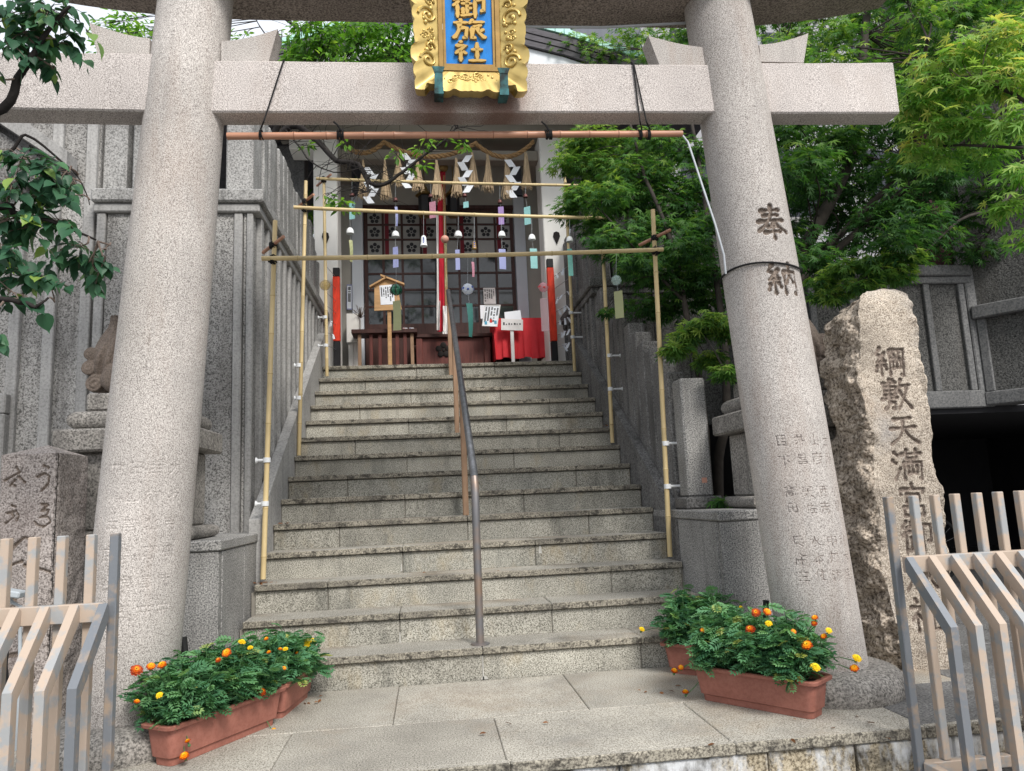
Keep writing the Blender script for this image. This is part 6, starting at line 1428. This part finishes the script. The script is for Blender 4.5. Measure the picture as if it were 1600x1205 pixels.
# broad-leaved tree reaching in from the left
t = thing('broadleaf_tree', (-3.0, -1.1, STREET), 'dark broad-leaved tree whose branches reach in from the left edge', 'tree')
sk = MB(); S3 = limb(sk, [(-3.0, -1.1, STREET), (-2.98, -1.1, 1.0), (-2.85, -1.15, 2.0), (-2.6, -1.2, 2.8), (-2.4, -1.3, 3.6)], .09, .04)
S3 += limb(sk, [(-2.6, -1.2, 2.7), atY(-20, 175, -1.35), atY(30, 120, -1.4), atY(70, 60, -1.45), atY(110, 10, -1.5)], .025, .006); S3 += limb(sk, [(-2.85, -1.15, 2.0), atY(-40, 330, -1.4), atY(20, 330, -1.4), atY(70, 345, -1.35), atY(150, 375, -1.2)], .022, .004)
S3 += limb(sk, [(-2.85, -1.15, 1.9), atY(-30, 470, -1.4), atY(30, 475, -1.4), atY(60, 480, -1.4), atY(76, 465, -1.4)], .014, .004); S3 += limb(sk, [(-2.7, -1.2, 2.4), atY(-20, 250, -1.3), atY(40, 210, -1.3), atY(110, 265, -1.2), atY(140, 320, -1.2)], .01, .002)
sk.build('trunk', 'bark', t, smooth=60)
cl = [K(px, py, Y, r_, n, tn) for px, py, Y, r_, n, tn in ((20, 20, -1.4, .13, 42, 0), (70, 15, -1.45, .12, 40, .05), (110, 25, -1.4, .09, 26, .15), (60, 65, -1.4, .1, 34, .1), (105, 70, -1.35, .08, 24, 0), (20, 70, -1.45, .1, 28, -.05), (5, 100, -1.5, .06, 7, .3), (75, 95, -1.4, .05, 9, 0), (95, 105, -1.35, .03, 4, 0),
    (45, 250, -1.4, .09, 26, -.05), (20, 275, -1.4, .1, 28, -.1), (70, 270, -1.35, .09, 26, 0), (115, 270, -1.25, .09, 26, -.05), (60, 310, -1.35, .1, 28, .05), (100, 300, -1.3, .08, 20, -.02), (130, 290, -1.2, .07, 16, -.05), (20, 345, -1.4, .1, 28, 0), (60, 355, -1.35, .1, 30, .12), (105, 345, -1.3, .08, 24, .1), (20, 400, -1.4, .1, 28, -.05), (50, 420, -1.35, .09, 26, .05), (85, 440, -1.3, .07, 16, .05), (25, 450, -1.4, .08, 18, -.1), (130, 385, -1.2, .08, 22, -.05), (150, 410, -1.15, .06, 16, -.05), (168, 425, -1.1, .035, 6, 0), (160, 445, -1.1, .03, 4, 0), (3, 530, -1.45, .03, 3, .15), (170, 400, -1.1, .03, 5, .1))]
m = MB(); P_, X_, N_, S_2, rv = [], [], [], [], []
for c_, r_, n_, tn_ in cl:
    c_ = Vector(c_) - Vector((.03, 0, 0)); s_ = min(S3, key=lambda p: (p - c_).length); md = s_.lerp(c_, .55) + Vector((jit(.05), jit(.05), jit(.04))); limb(m, [s_, md, c_], .0045, .0022, 5)
    for k in range(max(2, int(n_ / 3.4))):
        a_ = rnd.uniform(0, 6.283); e_ = c_ + Vector((math.cos(a_) * 1.35, math.sin(a_) * .9, rnd.uniform(-1.25, .7))) * r_ * rnd.uniform(.7, 1.15); st = md.lerp(c_, rnd.uniform(.4, 1)); bow = st.lerp(e_, .5) + Vector((0, 0, .02))
        m.tube([st, bow, e_], [.002, .0016, .001], 4); dr = (e_ - st).normalized(); sd = dr.cross(Vector((0, 0, 1))); sd = sd.normalized() if sd.length > .1 else Vector((1, 0, 0)); nl_ = rnd.randint(4, 6)
        for q in range(nl_):
            u = .25 + .75 * q / (nl_ - 1); p = st.lerp(bow, u * 2) if u < .5 else bow.lerp(e_, u * 2 - 1); x = dr * rnd.uniform(.2, .7) + sd * (1 if q % 2 else -1) * rnd.uniform(.3, .9) + Vector((jit(.2), jit(.25), -rnd.uniform(.25, 1.1)))
            P_.append(tuple(p + x.normalized() * .012)); X_.append(tuple(x)); N_.append((jit(.5), -.5 + jit(.5), .8)); S_2.append(rnd.choice((.035, .048, .058, .068)) * rnd.uniform(.85, 1.2)); rv.append(1 if rnd.random() < .03 else min(.95, max(0, .42 + tn_ + rnd.gauss(0, .22))))
P_, X_, N_ = np.array(P_), nrm(np.array(X_)), np.array(N_); Y_ = nrm(np.cross(N_, X_)); V_, F_ = scatter(*BT, P_ - np.array(t.location), X_, Y_, np.cross(X_, Y_), np.array(S_2))
link('crown', arr_mesh('crown', V_, F_, ['broad_leaf'], np.repeat(np.array(rv), len(BT[0]))), t, kind='stuff'); m.build('branches', 'twig', t, kind='stuff')

# plum tree behind the left wall: one dark limb crosses before the shrine
t = thing('plum_tree', (-2.1, 3.6, .0), 'sparse plum tree with a dark bent limb crossing before the shrine', 'tree')
sk = MB(); S4 = limb(sk, [(-2.2, 3.6, 0), (-2.1, 3.5, 2.5), (-1.95, 3.3, 4.2), atY(445, 205, 3.0), atY(490, 215, 2.9), atY(525, 250, 2.8), atY(560, 258, 2.8), atY(585, 290, 2.75), atY(620, 275, 2.7), atY(660, 245, 2.7), atY(700, 214, 2.7), atY(715, 200, 2.75)], .045, .006, wob=.02)
S4 += limb(sk, [(-1.95, 3.3, 4.2), atY(480, 75, 3.6), atY(465, 45, 3.7), atY(420, 10, 3.8)], .04, .015); S4 += limb(sk, [atY(480, 90, 3.6), atY(468, 50, 3.6), atY(490, 30, 3.7), atY(500, -20, 3.8)], .03, .012)
S4 += limb(sk, [atY(560, 258, 2.8), atY(575, 285, 2.75), atY(572, 300, 2.7)], .022, .008); S4 += limb(sk, [atY(440, 200, 3.0), atY(480, 245, 2.8), atY(520, 268, 2.7), atY(570, 262, 2.7)], .01, .004)
for k in range(120):
    s = rnd.choice(S4[10:]); e = s + Vector((rnd.uniform(-.5, .6), rnd.uniform(-.3, .3), rnd.uniform(-.25, .6))); limb(sk, [s, s.lerp(e, .5) + Vector((jit(.06), jit(.06), jit(.06))), e], .0045, .001, 4)
for px0, py0, px1, py1 in ((568, 100, 600, 20), (700 - 60, 100, 590, 30), (520, 100, 505, 40), (555, 100, 560, 30), (585, 95, 560, 45), (600, 100, 640, 40), (440, 90, 400, 30), (500, 85, 520, 45), (470, 95, 440, 60), (610, 95, 590, 50)): S4 += limb(sk, [atY(px0, py0, 3.9), atY((px0 + px1) / 2 + jit(6), (py0 + py1) / 2, 3.9), atY(px1, py1, 4)], .014, .005, 5)
sk.build('trunk', 'bark', t, smooth=60)
cl = [K(px, py, Y, r_, n, tn) for px, py, Y, r_, n, tn in ((480, 228, 2.9, .07, 14, .2), (540, 225, 2.8, .06, 12, .2), (620, 243, 2.7, .08, 18, .15), (660, 232, 2.7, .07, 14, .3), (670, 222, 2.7, .06, 10, .35), (725, 226, 2.8, .08, 18, .3), (645, 262, 2.7, .05, 8, .2), (662, 260, 2.7, .06, 10, .2), (510, 307, 2.5, .06, 12, .1), (535, 320, 2.4, .09, 24, .2), (520, 312, 2.4, .05, 10, .1), (550, 325, 2.4, .05, 9, .35), (700, 222, 2.7, .05, 8, .1),
    (490, 85, 3.8, .18, 55, .2), (520, 70, 3.9, .2, 70, .15), (560, 80, 3.9, .2, 75, .1), (600, 60, 4, .22, 90, .05), (635, 70, 4, .18, 70, 0), (580, 45, 4.1, .2, 70, .1), (540, 50, 4.1, .2, 60, .15), (620, 90, 4, .14, 50, .1), (480, 55, 3.9, .14, 30, .1), (455, 85, 3.9, .12, 30, .3), (400, 80, 4, .14, 30, .25), (380, 60, 4.1, .15, 26, .2), (430, 60, 4.1, .12, 14, .1), (180, 55, 4, .16, 60, .2), (215, 60, 3.9, .16, 60, .3), (170, 90, 4, .12, 40, .35), (160, 40, 4.1, .12, 36, .1), (225, 45, 4, .14, 44, .15), (195, 30, 4.1, .16, 40, .1))]
cl += [K(px + jit(8), py + jit(6), 2.7 + jit(.2), .16, 60, tn) for px, py, tn in ((470, 88, .2), (500, 75, .1), (530, 85, .1), (560, 65, 0), (590, 85, .1), (610, 55, -.1), (640, 75, -.1), (620, 90, 0), (575, 45, 0), (545, 48, .1), (640, 48, -.1), (505, 50, .1))]
cl += [K(px + jit(9), py + jit(7), 2.9 + jit(.3), .15, 46, jit(.2) - .05) for px in range(450, 645, 22) for py in (45, 62, 80, 95) if px > 470 or py > 60]
crown(t, cl, OT, 'plum_leaf', .085, .7, .3, bias=.3); m = MB(); twigs(m, S4, cl, .006, 5); m.build('branches', 'bark', t, kind='stuff')
# evergreen mass behind the shrine on both sides
t = thing('evergreen_tree', (-3.2, 7.5, 0), 'leafy evergreen tree beyond the left wall, between lintel and tie beam', 'tree')
sk = MB(); S5 = limb(sk, [(-3.0, 7.5, 0), (-2.9, 7.4, 4), (-2.4, 7.2, 6.5), (-2.0, 7.0, 8.2)], .14, .05); S5 += limb(sk, [(-2.9, 7.4, 5), (-1.6, 7, 7.4), (-.6, 6.8, 8.6)], .06, .03); S5 += limb(sk, [(-2.9, 7.4, 5), (-4, 7, 7.2), (-4.6, 6.8, 8.5)], .06, .03); sk.build('trunk', 'bark', t, smooth=60)
cl = [K(px + jit(8), py + jit(8), 6.6 + jit(.6), .42, 130, jit(.15)) for px, py in ((470, 92, ), (510, 85), (545, 70), (585, 75), (620, 62), (645, 85), (600, 92), (560, 95), (655, 50), (610, 40), (180, 80), (225, 75), (200, 55), (440, 98), (530, 95), (640, 98), (575, 55))]
cl += [(tuple(Vector((-3 + jit(1.6), 7.4 + jit(.8), 6.2 + jit(.9)))), .5, 120, jit(.2)) for k in range(16)]
crown(t, cl, OT, 'plum_leaf', .12, .8, .3, bias=.25); m = MB(); twigs(m, S5, cl, .012, 4); m.build('branches', 'bark', t, kind='stuff')

# fallen leaves
P_, X_ = [], []
for c, n, s in ((Vector((-1.17, .62, .545)), 16, .05), (Vector((-1.18, 1.17, .9)), 8, .04), (Vector((.25, -.95, .003)), 3, .25), (Vector((1.05, -.5, .003)), 6, .08), (Vector((-.75, -.2, .003)), 5, .08), (Vector((1.5, 2.1, 1.62)), 8, .06), (Vector((1.45, -1.27, .004)), 8, .2), (Vector((.1, .7, .545)), 3, .5)):
    for k in range(n): a = rnd.uniform(0, 6.28); P_.append((c.x + rnd.gauss(0, s), c.y + rnd.gauss(0, s * .5), c.z + rnd.uniform(0, .008))); X_.append((math.cos(a), math.sin(a), jit(.2)))
P_ = np.array(P_); X_ = nrm(np.array(X_)); up_ = np.tile((0, 0, 1.0), (len(P_), 1)) + rng.normal(0, .3, P_.shape); Y_ = nrm(np.cross(up_, X_)); V_, F_ = scatter(*OT, P_, X_, Y_, np.cross(X_, Y_), rng.uniform(.02, .04, len(P_)))
link('fallen_leaves', arr_mesh('fallen_leaves', V_, F_, ['dry_leaf'], np.repeat(rng.random(len(P_)), len(OT[0]))), None, label='scattered dry brown leaves on the steps and landing', cat='leaves', kind='stuff')
for o in bpy.data.objects:
    for k in ('_local', '_r'):
        if k in o: del o[k]
